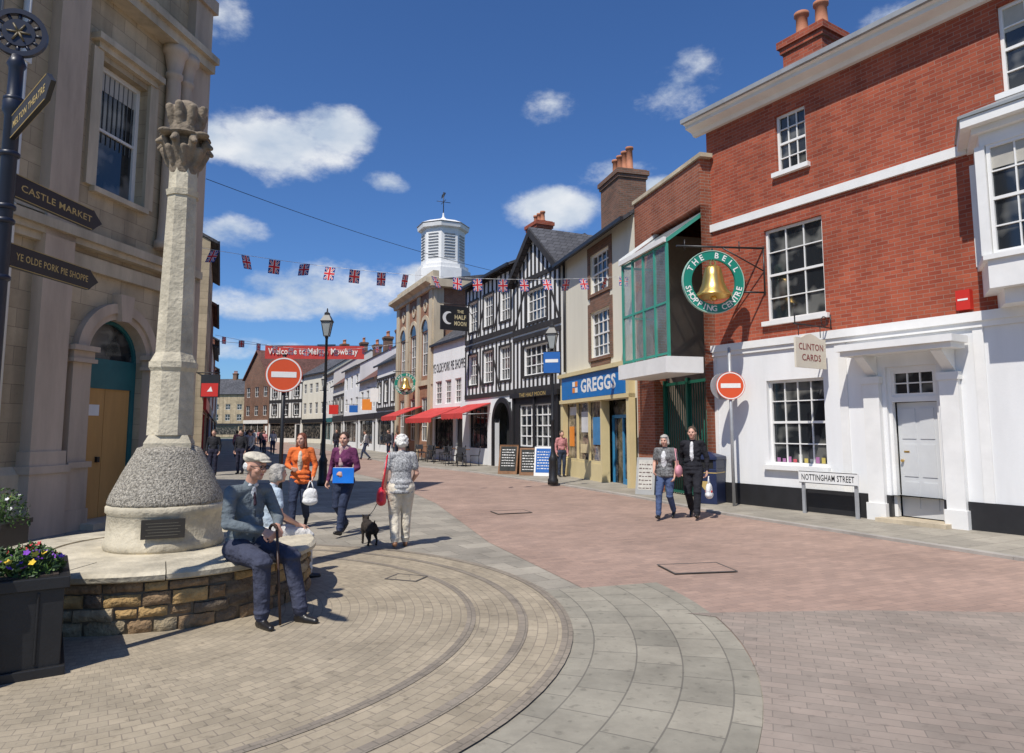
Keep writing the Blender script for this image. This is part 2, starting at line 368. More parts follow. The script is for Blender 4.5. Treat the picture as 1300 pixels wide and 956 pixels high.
cr=N.new('ShaderNodeValToRGB'); cr.color_ramp.elements[0].position=.35; cr.color_ramp.elements[1].position=.62
cr.color_ramp.elements[0].color=(3.9,4.6,5.6,1); cr.color_ramp.elements[1].color=(6.8,6.95,7.1,1); L.new(nz2.outputs['Fac'],cr.inputs[0])
tint=N.new('ShaderNodeMix'); tint.data_type='RGBA'; tint.blend_type='MULTIPLY'; tint.inputs['Factor'].default_value=1; tint.inputs['B'].default_value=(.42,.63,.92,1)
L.new(sk.outputs[0],tint.inputs['A'])
mx=N.new('ShaderNodeMix'); mx.data_type='RGBA'; L.new(WM('MULTIPLY',mr.outputs[0],.95),mx.inputs['Factor']); L.new(tint.outputs['Result'],mx.inputs['A']); L.new(cr.outputs[0],mx.inputs['B'])
L.new(mx.outputs['Result'],bg.inputs['Color'])
sd=bpy.data.lights.new('sun','SUN'); sd.energy=4.8; sd.angle=R(.5); sd.color=(1,.95,.87)
so=bpy.data.objects.new('sun',sd); COL.objects.link(so)
k=math.hypot(*az_s); S=Vector((az_s[0]/k*math.cos(el),az_s[1]/k*math.cos(el),math.sin(el)))
so.rotation_euler=S.to_track_quat('Z','Y').to_euler(); so.location=(0,0,30)
cd=bpy.data.cameras.new('camera'); cam=bpy.data.objects.new('camera',cd); COL.objects.link(cam); SC.camera=cam
cam.location=(0,0,1.7); cam.rotation_euler=(R(90+6),0,0); cd.sensor_width=36; cd.lens=24.0; cd.shift_y=-24/1300; cd.clip_end=6000; cd.clip_start=.05
SC.view_settings.view_transform='Standard'; SC.view_settings.look='None'; SC.view_settings.exposure=0

# ============================================================ BUILDING A
A0=(4.78,16.16); rzA=math.atan2(-.8421,.5394)
def Aw(s,y,z=0): return (A0[0]+.5394*s+.8421*y, A0[1]-.8421*s+.5394*y, z)
A=thing('brick_building','three storey red brick building with white ground floor and bay window','building',(A0[0],A0[1],0),rzA)
XE=12.5
opsB=[(1.55,2.95,4.05,6.1),(1.95,2.68,7.3,8.6),(6.3,7.35,7.25,8.8),(9.6,11,4.05,6.1),(9.7,10.8,7.25,8.8)]
b=MB(); wall_front(b,0,XE,3.5,8.95,opsB); b.quad((0,0,0),(0,7,0),(0,7,9),(0,0,9)); b.quad((XE,0,0),(XE,7,0),(XE,7,9),(XE,0,9)); b.quad((0,7,0),(XE,7,0),(XE,7,9),(0,7,9))
b.obj('wall',BRA,A)
opsS=[(1.5,2.85,.95,2.75),(4.1,5.0,.12,2.85),(7.2,8.8,.95,2.75)]
b=MB(); wall_front(b,0,XE,.5,3.5,opsS,y=-.05,t=.3); b.quad((0,-.05,.5),(0,0,.5),(0,0,3.5),(0,-.05,3.5)); b.obj('rendered_wall',STUC,A)
b=MB(); wall_front(b,0,XE,0,.5,[(4.1,5.0,.0,.5)],y=-.08,t=.3); b.quad((0,-.08,.5),(XE,-.08,.5),(XE,-.05,.5),(0,-.05,.5)); b.obj('plinth',BLACK,A)
one('string_course',WHITE,A,lambda b:(b.box(-.02,XE,-.14,-.0,3.5,3.66),b.box(0,XE,-.10,-.055,3.40,3.5)))
one('string_course',WHITE,A,lambda b:b.box(-.02,5.72,-.06,0,6.42,6.6))
for s in(0,3.2,5.62): one('wall_strip',WHITE,A,lambda b:b.box(s,s+.16,-.072,-.055,.5,3.4))
b=MB(); b.prism([(.0,8.95),(-.10,8.95),(-.16,9.03),(-.38,9.08),(-.38,9.16),(-.46,9.18),(-.46,9.28),(0,9.28)],-.32,XE,'x'); b.obj('cornice',WHITE,A)
b=MB(); b.prism([(-.44,9.285),(5,11.3),(9,9.285)],-.3,XE,'x'); rA=b.obj('roof',SLATE,A)
one('gutter',mat('grey_gutter',(.28,.29,.30),.5),rA,lambda b:b.box(-.34,XE,-.53,-.462,9.19,9.29))
chimney(rA,1.6,2.6,.9,1.75,9.3,10.85,2,BRA,.7,.17)
for i,a in enumerate(opsB): win(A,*a,nx=3,nz=4,sill=True,sp=.1,blind=(.0,.0,.3,0,0)[i])
win(A,*opsS[0],nx=4,nz=4,y=.08,mat_sill=WHITE,sp=.16); win(A,*opsS[2],nx=4,nz=4,y=.08,mat_sill=WHITE,sp=.16)
STK=[mat('stock_%d'%i,c,.6,.1,4,0) for i,c in enumerate([(.5,.08,.1),(.5,.4,.1),(.1,.2,.4),(.5,.5,.45),(.35,.15,.3)])]
for w_ in [o for o in A.children if o.name.startswith('window')][-2:]:
    rs=random.Random(3)
    for i in range(9):
        x=.1+i*.13; hh=.12+rs.random()*.12; one('displayed_card',STK[rs.randrange(5)],w_,lambda b:b.box(x,x+.08,.014,.0185,.06,hh))
b=MB(); b.box(4.1,4.16,.02,.12,.12,2.85); b.box(4.94,5.0,.02,.12,.12,2.85); b.box(4.16,4.94,.02,.12,2.2,2.3); b.box(4.16,4.94,.02,.12,2.78,2.85); b.obj('door_frame',WHITE,A)
b=MB(); b.box(4.1,5.0,.9,.92,.1,2.9); b.quad((4.1,.25,.1),(4.1,.9,.1),(4.1,.9,2.9),(4.1,.25,2.9)); b.quad((5.0,.25,.1),(5,.9,.1),(5,.9,2.9),(5,.25,2.9)); b.quad((4.1,.25,2.9),(5,.25,2.9),(5,.9,2.9),(4.1,.9,2.9)); b.obj('hallway',DARK,A)
PGR=mat('pale_grey_paint',(.58,.59,.59),.5,.06,2,.05)
b=MB(); W=.76; b.box(0,W,0,.045,0,2.06)
for x0,x1 in((.08,.34),(.42,.68)):
    for z0,z1 in((.15,.62),(.72,1.3),(1.4,1.95)): b.box(x0,x1,.045,.057,z0,z1)
d=b.obj('door',PGR,A,(4.93,.13,.13),R(180-6))
one('handle',GOLD,d,lambda b:(b.tube((W-.07,.05,1.0),(W-.07,.1,1.0),.025),b.box(W-.2,W-.1,.057,.064,1.15,1.18)))
win(A,4.16,4.94,2.3,2.78,nx=3,nz=2,y=.07,sill=False,sash=False)
b=MB(); b.box(3.95,5.15,-.38,.25,.0,.11); b.obj('doorstep',STONES,A)
for x in(3.72,5.08): 
    b=MB(); b.box(x,x+.3,-.16,-.055,.1,2.55); b.box(x-.03,x+.33,-.19,-.055,2.55,2.68); b.box(x-.03,x+.33,-.19,-.055,.0,.35)
    b.prism([(-.055,2.68),(-.5,3.02),(-.5,3.06),(-.055,3.06)],x+.06,x+.24,'x'); b.obj('pilaster',WHITE,A)
b=MB(); b.box(3.58,5.52,-.62,-.142,3.06,3.15); b.box(3.52,5.58,-.7,-.142,3.15,3.27); b.obj('canopy',WHITE,A)
by=MB(); plan=[(5.8,0),(6.2,-.75),(8.1,-.75),(8.5,0)]
def off(k): return [(5.8-k,0),(6.2-k*.6,-.75-k),(8.1+k*.6,-.75-k),(8.5+k,0)]
by.prism(plan,3.9,4.35,'z'); by.prism(off(-.2),3.66,3.9,'z'); by.prism(off(.06),4.35,4.43,'z')
by.prism(plan,6.2,6.4,'z'); by.prism(off(.1),6.4,6.5,'z'); by.prism(off(.25),6.5,6.65,'z')
for px,py in plan: by.box(px-.07,px+.07,py-.02,py+.14,4.43,6.2)
bay=by.obj('bay_window',WHITE,A)
b=MB(); b.prism(off(.28),6.655,6.7,'z'); 
q=off(.28); q2=off(-.35)
b.add([(p[0],p[1],6.7) for p in q]+[(p[0],p[1],7.0) for p in q2],[(0,1,5,4),(1,2,6,5),(2,3,7,6),(4,5,6,7)]); b.obj('lead_roof',LEAD,bay)
for (p,q_) ,nx in(((plan[0],plan[1]),2),((plan[1],plan[2]),5),((plan[2],plan[3]),2)):
    ln=math.hypot(q_[0]-p[0],q_[1]-p[1]); an=math.atan2(q_[1]-p[1],q_[0]-p[0])
    win(bay,.0,ln-.16,0,1.77,nx=nx,nz=4,loc=(p[0]+.08*math.cos(an)-.05*math.sin(an),p[1]+.08*math.sin(an)+.05*math.cos(an),4.43),rz=an,sill=False,blind=.22)
b=MB(); b.box(5.42,5.64,-.12,0,3.72,4.06); b.box(5.45,5.61,-.125,-.12,3.88,3.91,1); b.obj('alarm_box',[REDP,WHITE],A)
# hanging shop sign
sg=thing('hanging_sign','cream hanging shop sign on curled iron bracket fixed to white wall','sign',Aw(3.05,-.14),rzA-R(90))
b=MB(); b.tube((-.14,0,3.72),(1.1,0,3.72),.014); b.tube((-.12,0,3.72),(-.12,0,4.0),.012); 
for i in range(10):
    a=R(i*36); a2=R(i*36+36); b.tube((.1+.1*math.cos(a),0,3.84+.1*math.sin(a)),(.1+.1*math.cos(a2),0,3.84+.1*math.sin(a2)),.009,n=6)
b.tube((1.05,0,3.72),(1.05,0,4.05),.012); b.tube((.25,0,3.5),(.25,0,3.72),.008); b.tube((.95,0,3.5),(.95,0,3.72),.008)
b.lathe([(.0,4.05),(.03,4.08),(.0,4.12)],(1.05,0),8)
b.obj('bracket',BLACK,sg)
CRM=mat('cream_sign',(.68,.62,.50),.6,.06,2,.03)
b=MB(); b.prism([(.12,2.88),(1.08,2.88),(1.08,3.46),(.9,3.46),(.75,3.52),(.6,3.55),(.45,3.52),(.3,3.46),(.12,3.46)],-.02,.02,'y'); bd=b.obj('board',CRM,sg)
b=MB(); GTX=mat('maroon_lettering',(.25,.03,.025),.6,.05,2,0)
b.text('CLINTON',.6,3.29,.13,.78,-.023,bold=.01); b.text('CARDS',.6,3.08,.13,.60,-.023,bold=.01)
b.text('CLINTON',.6,3.29,.13,.78,.023,flip=True,bold=.01); b.text('CARDS',.6,3.08,.13,.60,.023,flip=True,bold=.01)
b.obj('lettering',GTX,bd)
sn=thing('street_name_sign','low white street name plate on two posts before black plinth','sign',Aw(3.05,-.38,.04),rzA)
for x in(-.55,.55): one('post',GREYM,sn,lambda b:b.box(x-.03,x+.03,.02,.06,0,.82))
b=MB(); b.box(-.62,.62,-.01,.018,.60,.84); pl=b.obj('plate',WHITE,sn)
b=MB(); b.text('NOTTINGHAM STREET',0,.72,.12,1.1,-.013,bold=.012); b.obj('lettering',BLACK,pl)
for z0 in(.605,.825): one('border_line',BLACK,pl,lambda b:b.box(-.61,.61,-.013,-.0105,z0,z0+.01))
def noentry(loc,rz,z,r,top,label,extra=False):
    n=thing('no_entry_sign',label,'traffic sign',loc,rz,'no entry signs on posts')
    b=MB(); b.tube((0,.05,0),(0,.05,top),.035,.035,12); b.lathe([(.04,top),(.02,top+.03)],(0,.05),12); b.obj('post',GREYM if extra else BLACK,n)
    b=MB(); b.lathe([(r,-.01),(r,.01)],n=40); f=b.obj('sign_face',mat('sign_red',(.66,.085,.02),.35,.05,1,0),n,(0,0,z),0,R(90))
    b=MB(); b.annulus((0,0),r-.035,r-.012,0,2*math.pi,40,0,'z',.003,.0105); b.box(-r*.68,r*.68,-r*.16,r*.16,.0105,.014); b.obj('white_bar',WHITE,f)
    b=MB(); b.lathe([(r*.95,-.01),(r*.95,.01)],n=32); b.obj('sign_back',GREYM,n,(-.16 if extra else .0,.16,z-.01),R(25) if extra else 0,R(90))
    for zz in(-.13,.13): one('clamp',GREYM,n,lambda b:b.box(-.05,.05,.01,.1,z+zz-.02,z+zz+.02))
    return n
noentry(Aw(.95,-.55,.04),rzA+R(48),2.62,.31,3.45,'round red no entry sign on grey post beside litter bin',True)
noentry((-4.02,12.0,0),R(18),2.66,.31,3.0,'round red no entry sign on black post behind walking women')
bn=thing('litter_bin','dark navy square litter bin with gold band beside brick building','bin',Aw(.18,-.45,.04),rzA+R(20))
b=MB(); b.box(-.27,.27,-.27,.27,0,.78); b.box(-.27,-.2,-.27,.27,.78,.98); b.box(.2,.27,-.27,.27,.78,.98); b.box(-.3,.3,-.3,.3,.98,1.05); b.add([(-.3,-.3,1.05),(.3,-.3,1.05),(.3,.3,1.05),(-.3,.3,1.05),(0,0,1.16)],[(0,1,4),(1,2,4),(2,3,4),(3,0,4)])
b.obj('body',mat('bin_blue',(.015,.025,.07),.4,.2,5,.04),bn,bevel=.01)
one('gold_band',GOLDL,bn,lambda b:b.box(-.275,.275,-.275,.275,.68,.70))
one('crest',GOLDL,bn,lambda b:b.prism([(-.08,.5),(.08,.5),(.08,.4),(0,.3),(-.08,.4)],-.276,-.271,'y'))
b=MB(); b.box(-.198,.198,-.25,.25,.785,.975); b.obj('opening',DARK,bn)
def bellsign(loc,rz,label,arm=1.15):
    n=thing('bell_sign',label,'sign',loc,rz,'bell signs over the street')
    b=MB(); b.annulus((0,0),.48,.66,0,2*math.pi,48,0,'y',.06,-.03); rg=b.obj('ring',mat('sign_green',(.01,.22,.15),.4,.08,2,0),n)
    b=MB(); b.annulus((0,0),.66,.675,0,2*math.pi,48,0,'y',.08,-.04); b.obj('rim',mat('rim_pale',(.35,.55,.45),.5),rg)
    b=MB()
    def arc(st,a0,a1,top,y,flip):
        k=len(st)
        for i,ch in enumerate(st):
            if ch==' ': continue
            a=a0+(a1-a0)*(i+.5)/k
            v,f=text_geo(ch,.02); xs=[p[0] for p in v]; ys=[p[1] for p in v]; cx=(min(xs)+max(xs))/2; cy=(min(ys)+max(ys))/2
            kk=.125/max(.01,(max(ys)-min(ys)))
            rot=a-math.pi/2 if top else a+math.pi/2
            o=[]
            for p in v:
                X=(p[0]-cx)*kk; Z=(p[1]-cy)*kk
                x=X*math.cos(rot)-Z*math.sin(rot)+.57*math.cos(a); z=X*math.sin(rot)+Z*math.cos(rot)+.57*math.sin(a)
                o.append((-x if flip else x,y,z))
            b.add(o,f)
    for y,fl in((-.034,False),(.034,True)):
        arc('THE BELL',R(160),R(20),True,y,fl); arc('SHOPPING CENTRE',R(188),R(352),False,y,fl)
    b.obj('lettering',WHITE,rg)
    b=MB(); b.lathe([(.02,.36),(.10,.35),(.17,.29),(.205,.12),(.235,-.04),(.30,-.19),(.37,-.27),(.385,-.31),(.34,-.31),(.25,-.15)],n=40); b.lathe([(.05,-.40),(.075,-.35),(.05,-.30)],n=16)
    b.annulus((0,.41),.045,.075,0,2*math.pi,16,0,'y',.03,-.015)
    b.obj('bell',GOLD,n)
    b=MB(); b.tube((0,0,.46),(0,0,.72),.02); b.tube((arm,0,.76),(-.78,0,.76),.022); b.tube((arm,0,.25),(.2,0,.76),.014); b.tube((-.6,0,.68),(-.6,0,.9),.012); b.tube((.6,0,.68),(.6,0,.9),.012)
    b.tube((arm,0,-.2),(.66,0,-.2),.02); b.tube((arm-.02,0,-.25),(arm-.02,0,.8),.02)
    b.obj('bracket',mat('black_iron',(.02,.02,.02),.4),n)
    return n
bb_=bellsign((4.42,14.75,4.92),R(6),'round green sign ring around a large gold bell on brick wall',1.16); bb_.scale=(1.04,1.04,1.04)
bellsign((-6.6,42.2,4.5),R(6),'distant round green sign ring with gold bell over the street')

# ============================================================ B plane
B0=(1.96,25.40); dB=(.263,-.965); rzB=math.atan2(dB[1],dB[0])
B=thing('bakery_building','cream rendered shop with brick framed sash windows and blue bakery fascia','building',(*B0,0),rzB)
ow=[(2.7,4.3,6.2,7.55),(2.7,4.3,4.05,5.6)]
b=MB(); wall_front(b,.0,6.1,2.6,8.0,ow); shell(b,0,6.1,7,0,8.0,10.4); b.obj('wall',CREAM,B)
rB=gable_roof(B,0,6.1,7,8.0,10.4,SLATE,.35)
chimney(rB,-.1,1.6,1.6,2.7,8.6,11.3,4,BRC,.9,.15)
one('drainpipe',BLACK,B,lambda b:(b.tube((.25,-.08,3.8),(.25,-.08,7.8),.045)))
for a in ow:
    o=win(B,*a,nx=4,nz=4,sill=True,mat_sill=BRC,fw=.07,bw=.035)
    s=MB(); w_,h_=a[1]-a[0],a[3]-a[2]
    s.box(-.22,0,-.13,-.09,-.1,h_+.3); s.box(w_,w_+.22,-.13,-.09,-.1,h_+.3); s.box(0,w_,-.13,-.09,h_,h_+.3); s.box(0,w_,-.13,-.09,-.3,-.102); s.obj('brick_surround',BRC,o)
b=MB(); b.box(.1,6.0,-.25,.0,2.62,2.74); b.box(.1,6.0,-.32,0,3.55,3.68); b.box(.1,.34,-.2,.0,0,3.55); b.box(5.8,6.0,-.2,0,0,3.55); b.box(.34,3.72,-.1,.15,0,.6); b.box(3.66,3.78,-.12,.15,0,2.62)
for x in(1.42,2.52): b.box(x,x+.06,-.08,.0,.6,2.62)
b.box(.34,3.66,-.08,.0,.6,.68)
b.box(5.68,5.8,-.12,.15,0,2.62); b.obj('shopfront',OCHRE,B)
b=MB(); b.box(.36,5.78,-.24,-.01,2.75,3.54); fs=b.obj('fascia',mat('bakery_blue',(.01,.16,.46),.35,.1,1,0),B)
b=MB(); b.text('GREGGS',3.75,3.15,.46,2.9,-.245,bold=.035); b.obj('lettering',WHITE,fs)
for i in range(2):
    for j in range(2): one('logo_square',ORNG if (i+j)!=1 else WHITE,fs,lambda b:b.box(1.5+i*.26,1.72+i*.26,-.25,-.24,2.96+j*.21,3.13+j*.21))
SHG2=mat('bright_shop_window',(.05,.05,.05),.06,.5,3.0,0,c2=(.42,.34,.24),spec=.8,pos=(.38,.66),detail=4)
b=MB(); b.box(.34,3.66,.02,.05,.68,2.62); sw=b.obj('shop_window',SHG2,B)
for q_,pm in(((.5,.95,1.1,1.8),ORNG),((1.6,2.3,.9,1.2),mat('poster_cream',(.6,.5,.3),.5)),((2.75,3.4,1.2,2.1),mat('poster_blue',(.05,.2,.4),.5)),((.55,1.3,2.2,2.5),mat('poster_pale',(.6,.6,.6),.5)),((1.7,2.4,1.6,2.3),mat('poster_pale',(.6,.6,.6),.5))):
    one('poster',pm,sw,lambda b:b.box(q_[0],q_[1],-.0,.015,q_[2],q_[3]))
b=MB(); b.box(3.78,5.68,.3,.34,.0,2.62); b.obj('door',SHOPG,B)
b=MB(); b.box(3.78,5.68,.24,.29,2.05,2.15); b.box(4.55,4.62,.24,.29,0,2.05); b.box(3.78,3.87,.24,.29,0,2.05); b.box(5.59,5.68,.24,.29,0,2.05);b.box(4.62,5.59,.24,.29,0,.2); b.obj('door_frame',mat('door_blue',(.04,.22,.42),.4),B)
C_=thing('arcade_building','orange brick shopping arcade entrance with green steel and glass porch','building',(*B0,0),rzB)
b=MB(); wall_front(b,6.12,9.75,0,8.25,[(7.15,9.75,0,7.1)],y=.02,t=.4); shell(b,6.12,9.75,7,0,8.25,y0=.02); b.obj('wall',BRB,C_)
b=MB(); b.box(6.1,9.9,-.04,.3,8.25,8.35); b.obj('coping',STONES,C_)
b=MB(); xsf=(7.2,7.82,8.44,9.06,9.68)
for x in xsf: b.box(x-.03,x+.03,-.90,-.84,3.4,6.1)
for z in(3.45,4.66,6.06): b.box(7.2,9.68,-.892,-.848,z,z+.05)
for x in xsf: b.prism([(-.90,6.1),(-.90,6.2),(.35,7.12),(.35,7.02)],x-.03,x+.03,'x')
for k in range(1,4): y0=-.9+k*.31; b.box(7.2,9.68,y0,y0+.04,6.14+k*.228,6.19+k*.228)
b.box(7.17,7.23,-.84,.0,3.45,3.51); b.box(7.17,7.23,-.84,.0,4.66,4.71); b.box(7.17,7.23,-.84,.0,6.03,6.09)
gr=b.obj('porch_frame',GREEN,C_)
gm=mat('porch_glass',(.30,.40,.40),.03,.3,2,0,c2=(.5,.58,.58),spec=.9,alpha=.22)
gm2=mat('roof_glass',(.55,.63,.66),.05,.2,2,0,c2=(.72,.78,.80),spec=.9,alpha=.75)
one('porch_glass',gm,gr,lambda b:b.box(7.24,9.64,-.875,-.868,3.5,6.06)); one('porch_glass',gm,gr,lambda b:b.box(7.198,7.205,-.84,.0,3.51,6.03))
one('roof_glass',gm2,gr,lambda b:b.prism([(-.90,6.205),(-.90,6.212),(.33,7.12),(.33,7.113)],7.18,9.70,'x'))
one('porch_gutter',WHITE,gr,lambda b:b.box(7.14,9.72,-.97,-.905,6.12,6.24)); one('porch_edge_trim',WHITE,gr,lambda b:b.prism([(-.95,6.2),(-.95,6.3),(.3,7.22),(.3,7.12)],7.10,7.165,'x'))
b=MB(); b.box(7.05,9.72,-.98,.0,3.02,3.40); b.obj('fascia',WHITE,C_)
b=MB(); b.box(7.15,9.75,2.2,2.22,0,7.0); b.quad((7.15,.42,0),(7.15,2.2,0),(7.15,2.2,7.1),(7.15,.42,7.1)); b.quad((9.74,.42,0),(9.74,2.2,0),(9.74,2.2,7.1),(9.74,.42,7.1)); b.obj('passage',mat('passage_wall',(.33,.27,.21),.8,.2,1,.1),C_)
b=MB()
for i in range(22): x=7.22+i*.115; b.tube((x,.3,.05),(x,.3,2.9),.014,n=6)
b.box(7.2,9.7,.27,.33,2.85,2.93); b.box(7.2,9.7,.27,.33,.9,.96); b.box(7.2,9.7,.27,.33,.08,.14); b.box(7.2,7.3,.25,.35,0,3.0); b.box(8.4,8.5,.25,.35,0,3.0)
b.obj('gate',mat('dark_green_paint',(.01,.12,.08),.4),C_)
# ============================================================ Tudor T plane
T0=(-2.39,35.07); dT=(.411,-.912); rzT=math.atan2(dT[1],dT[0])
def Tw(s,y,z=0): return (T0[0]+dT[0]*s+.912*y, T0[1]+dT[1]*s+.411*y, z)
T=thing('timber_framed_inn','three storey black and white timber framed inn','building',(*T0,0),rzT)
wn=[(.5,1.7,6.6,8.1),(2.5,3.7,6.6,8.1),(4.5,5.7,6.6,8.1),(.5,1.7,3.9,5.4),(2.5,3.7,3.9,5.4),(4.5,5.7,3.9,5.4),(3.9,5.7,0,2.9),(.6,3.0,.8,2.8)]
b=MB(); wall_front(b,0,6.2,0,9.0,wn); shell(b,0,6.2,7,0,9.0,10.6); b.obj('wall',STUC,T)
rT=gable_roof(T,0,6.2,7,9.0,10.6,SLATE,.35)
chimney(rT,3.6,4.7,1.8,2.6,9.4,11.6,3,BRA,.5)
for a in wn[:6]: win(T,*a,nx=4,nz=3,sash=False,fr=WHITE,bw=.035,sill=False,simple=True)
win(T,*wn[7],nx=4,nz=2,sash=False,fr=BLACK,sill=False,simple=True)
def timbers(b,x0,x1,z0,z1,ops,step=.62,tw=.055):
    y0,y1=-.045,.0
    b.box(x0,x1,-.055,0,z0,z0+.22); b.box(x0,x1,-.055,0,z1-.18,z1)
    n=max(2,round((x1-x0)/step))
    for i in range(n+1):
        x=x0+.07+(x1-x0-.14)*i/n
        segs=[(z0+.22,z1-.18)]
        for o in ops:
            if o[0]-.05<x<o[1]+.05:
                ns=[]
                for a,c in segs:
                    if o[2]<c and o[3]>a:
                        if o[2]>a: ns.append((a,o[2]))
                        if o[3]<c: ns.append((o[3],c))
                    else: ns.append((a,c))
                segs=ns
        for a,c in segs:
            if c-a>.08: b.box(x-tw,x+tw,y0,y1,a,c)
    for o in ops:
        if o[2]<z0 or o[3]>z1: continue
        for X in(o[0]-.1,o[1]): b.box(X,X+.1,-.05,0,o[2]-.1,o[3]+.1)
        b.box(o[0],o[1],-.05,0,o[2]-.1,o[2]); b.box(o[0],o[1],-.05,0,o[3],o[3]+.1)
b=MB(); timbers(b,0,6.2,3.2,5.9,wn[3:6],.50); timbers(b,0,6.2,6.0,8.95,wn[:3],.50)
for x in(1.75,3.75): 
    b.beam(x+.05,6.3,x+.7,7.6,.09,-.04,0); b.beam(x+.7,3.5,x+.05,4.9,.09,-.04,0)
b.beam(.1,6.3,.45,7.8,.09,-.04,0)
b.obj('timber_frame',TIMB,T)
b=MB(); b.box(3.9,5.7,.6,.64,0,2.9); b.obj('doorway',DARK,T)
b=MB()
b.annulus((4.8,2.0),.9,1.12,0,math.pi,16,0,'y',.08,-.08); b.box(3.68,3.9,-.08,0,0,2.0); b.box(5.7,5.92,-.08,0,0,2.0)
for sgn in(-1,1):
    for i in range(8):
        a=R(90*i/8);c=R(90*(i+1)/8)
        P=[(4.8+sgn*.9*math.cos(a),2.0+.9*math.sin(a)),(4.8+sgn*.9*math.cos(c),2.0+.9*math.sin(c)),(4.8+sgn*.9*math.cos(c),2.92),(4.8+sgn*.9*math.cos(a),2.92)]
        b.prism(P,.01,.2,'y')
b.obj('arch',BLACK,T)
T2=thing('gabled_timber_pub','gabled black and white timber framed pub with dark ground floor','building',(*T0,0),rzT)
w2=[(7.6,9.4,6.1,7.4),(7.3,9.7,3.9,5.1),(6.9,9.9,1.0,2.7)]
b=MB(); wall_front(b,6.22,10.55,3.2,8.0,w2,y=-.1); shell(b,6.22,10.55,7,0,8.0,y0=-.1)
b.add([(6.22,-.1,8.0),(10.55,-.1,8.0),(8.38,-.1,9.7)],[(0,1,2)]); b.obj('wall',STUC,T2)
b=MB(); b.prism([(6.0,7.83),(8.38,9.80),(10.75,7.83),(10.75,7.98),(8.38,9.96),(6.0,7.98)],-.4,5.0,'y'); rt2=b.obj('roof',SLATE,T2)
b=MB(); b.beam(6.0,7.75,8.4,9.74,.24,-.43,-.40); b.beam(10.76,7.75,8.36,9.74,.24,-.436,-.405); b.obj('bargeboard',TIMB,rt2)
for a in w2[:2]: win(T2,*a,nx=5,nz=3,y=-.02,sash=False,bw=.04,sill=False,simple=True)
bb=MB(); timbers(bb,6.22,10.55,3.2,5.6,[w2[1]],.40); timbers(bb,6.22,10.55,5.7,8.0,[w2[0]],.40)
for i in range(-5,6):
    x=8.38+i*.36; h=(1-abs(i*.36)/2.17)*1.7
    if h>.25: bb.box(x-.055,x+.055,-.045,0,8.0,8.0+h-.1)
bb.beam(6.35,5.95,7.4,7.6,.09,-.04,0); bb.beam(10.4,5.95,9.5,7.6,.09,-.04,0)
bb.obj('timber_frame',TIMB,T2,(0,-.1,0))
b=MB(); wall_front(b,6.22,10.55,0,3.2,[w2[2]],y=-.16); b.box(6.22,10.55,-.3,-.16,3.0,3.2)
for x in(6.3,8.3,10.3): b.box(x,x+.15,-.22,-.16,0,3.0)
b.obj('pub_front',BLACK,T2)
win(T2,*w2[2],nx=6,nz=4,y=-.06,sash=False,bw=.05,sill=False,simple=True)
b=MB(); b.text('THE HALF MOON',8.4,3.1,.16,2.4,-.305); b.obj('lettering',GOLDL,T2)
hs=thing('hanging_pub_sign','black hanging pub sign with white crescent moon and gold lettering','sign',Tw(1.3,-.05,0),rzT-R(84))
b=MB(); b.tube((0,0,7.85),(1.9,0,7.85),.02); b.tube((0,0,7.2),(.5,0,7.85),.015); b.obj('bracket',BLACK,hs)
b=MB(); b.box(.35,1.85,-.03,.03,6.55,7.75); bd=b.obj('board',BLACK,hs)
b=MB(); 
for y,fl in((.035,True),(-.035,False)):
    b.text('THE',.78,7.5,.15,.36,y,flip=fl,bold=.02); b.text('HALF',.78,7.22,.22,.62,y,flip=fl,bold=.02); b.text('MOON',.78,6.9,.22,.66,y,flip=fl,bold=.02)
b.obj('lettering',mat('cream_lettering',(.7,.6,.35),.5),bd)
pts=[];
for i in range(17): a=R(110-i*220/16); pts.append((1.42+.32*math.cos(a),7.15+.32*math.sin(a)))
for i in range(16,-1,-1): a=R(100-i*200/16); pts.append((1.32+.25*math.cos(a),7.15+.25*math.sin(a)))
one('crescent',WHITE,bd,lambda b:b.prism(pts,.031,.036,'y'))
# ============================================================ pie shop
PL=(-4.6,39.4); PR=(-2.39,35.07); ln,rz=frame(PL,PR)
PP=thing('pie_shop_building','white painted two storey pie shop with slate roof','building',(*PL,0),rz)
ops=[(.5,1.5,3.1,4.4),(2.0,2.9,3.1,4.4),(3.4,4.3,3.1,4.4),(.4,3.2,.6,2.4),(3.6,4.5,0,2.3)]
b=MB(); wall_front(b,0,ln,0,6.5,ops); shell(b,0,ln,6,0,6.5,8.6); b.obj('wall',STUC,PP)
gable_roof(PP,0,ln,6,6.5,8.6,SLATE,.12)
for a in ops[:3]: win(PP,*a,nx=3,nz=4,simple=True,sill=False)
win(PP,*ops[3],nx=4,nz=2,fr=BLACK,simple=True,sill=False,sash=False); b=MB(); b.box(3.6,4.5,.1,.14,0,2.3); b.obj('door',BLACK,PP)
b=MB(); b.text('YE OLDE PORK PIE SHOPPE',ln/2,5.15,.52,4.65,-.012,bold=.015); b.obj('lettering',BLACK,PP)
def awning(name_lab,world,rzz,w,drop,z,proj):
    a=thing('awning',name_lab,'awning',world,rzz,'red awnings over the shops')
    b=MB(); b.prism([(0,z),(-proj,z-drop),(-proj,z-drop-.04),(0,z-.04)],0,w,'x')
    n=int(w/.22)
    for i in range(n): b.box(i*w/n+.005,(i+1)*w/n-.005,-proj-.012,-proj,z-drop-.24-(.03 if i%2 else 0),z-drop)
    b.obj('canopy_cloth',RED,a)
    for x in(.05,w-.05): one('arm',GREYM,a,lambda b:b.tube((x,0,z-.5),(x,-proj+.05,z-drop-.06),.018))
awning('wide red fabric awning over pie shop window',(*PL,0),rz,4.2,.6,2.9,1.6)
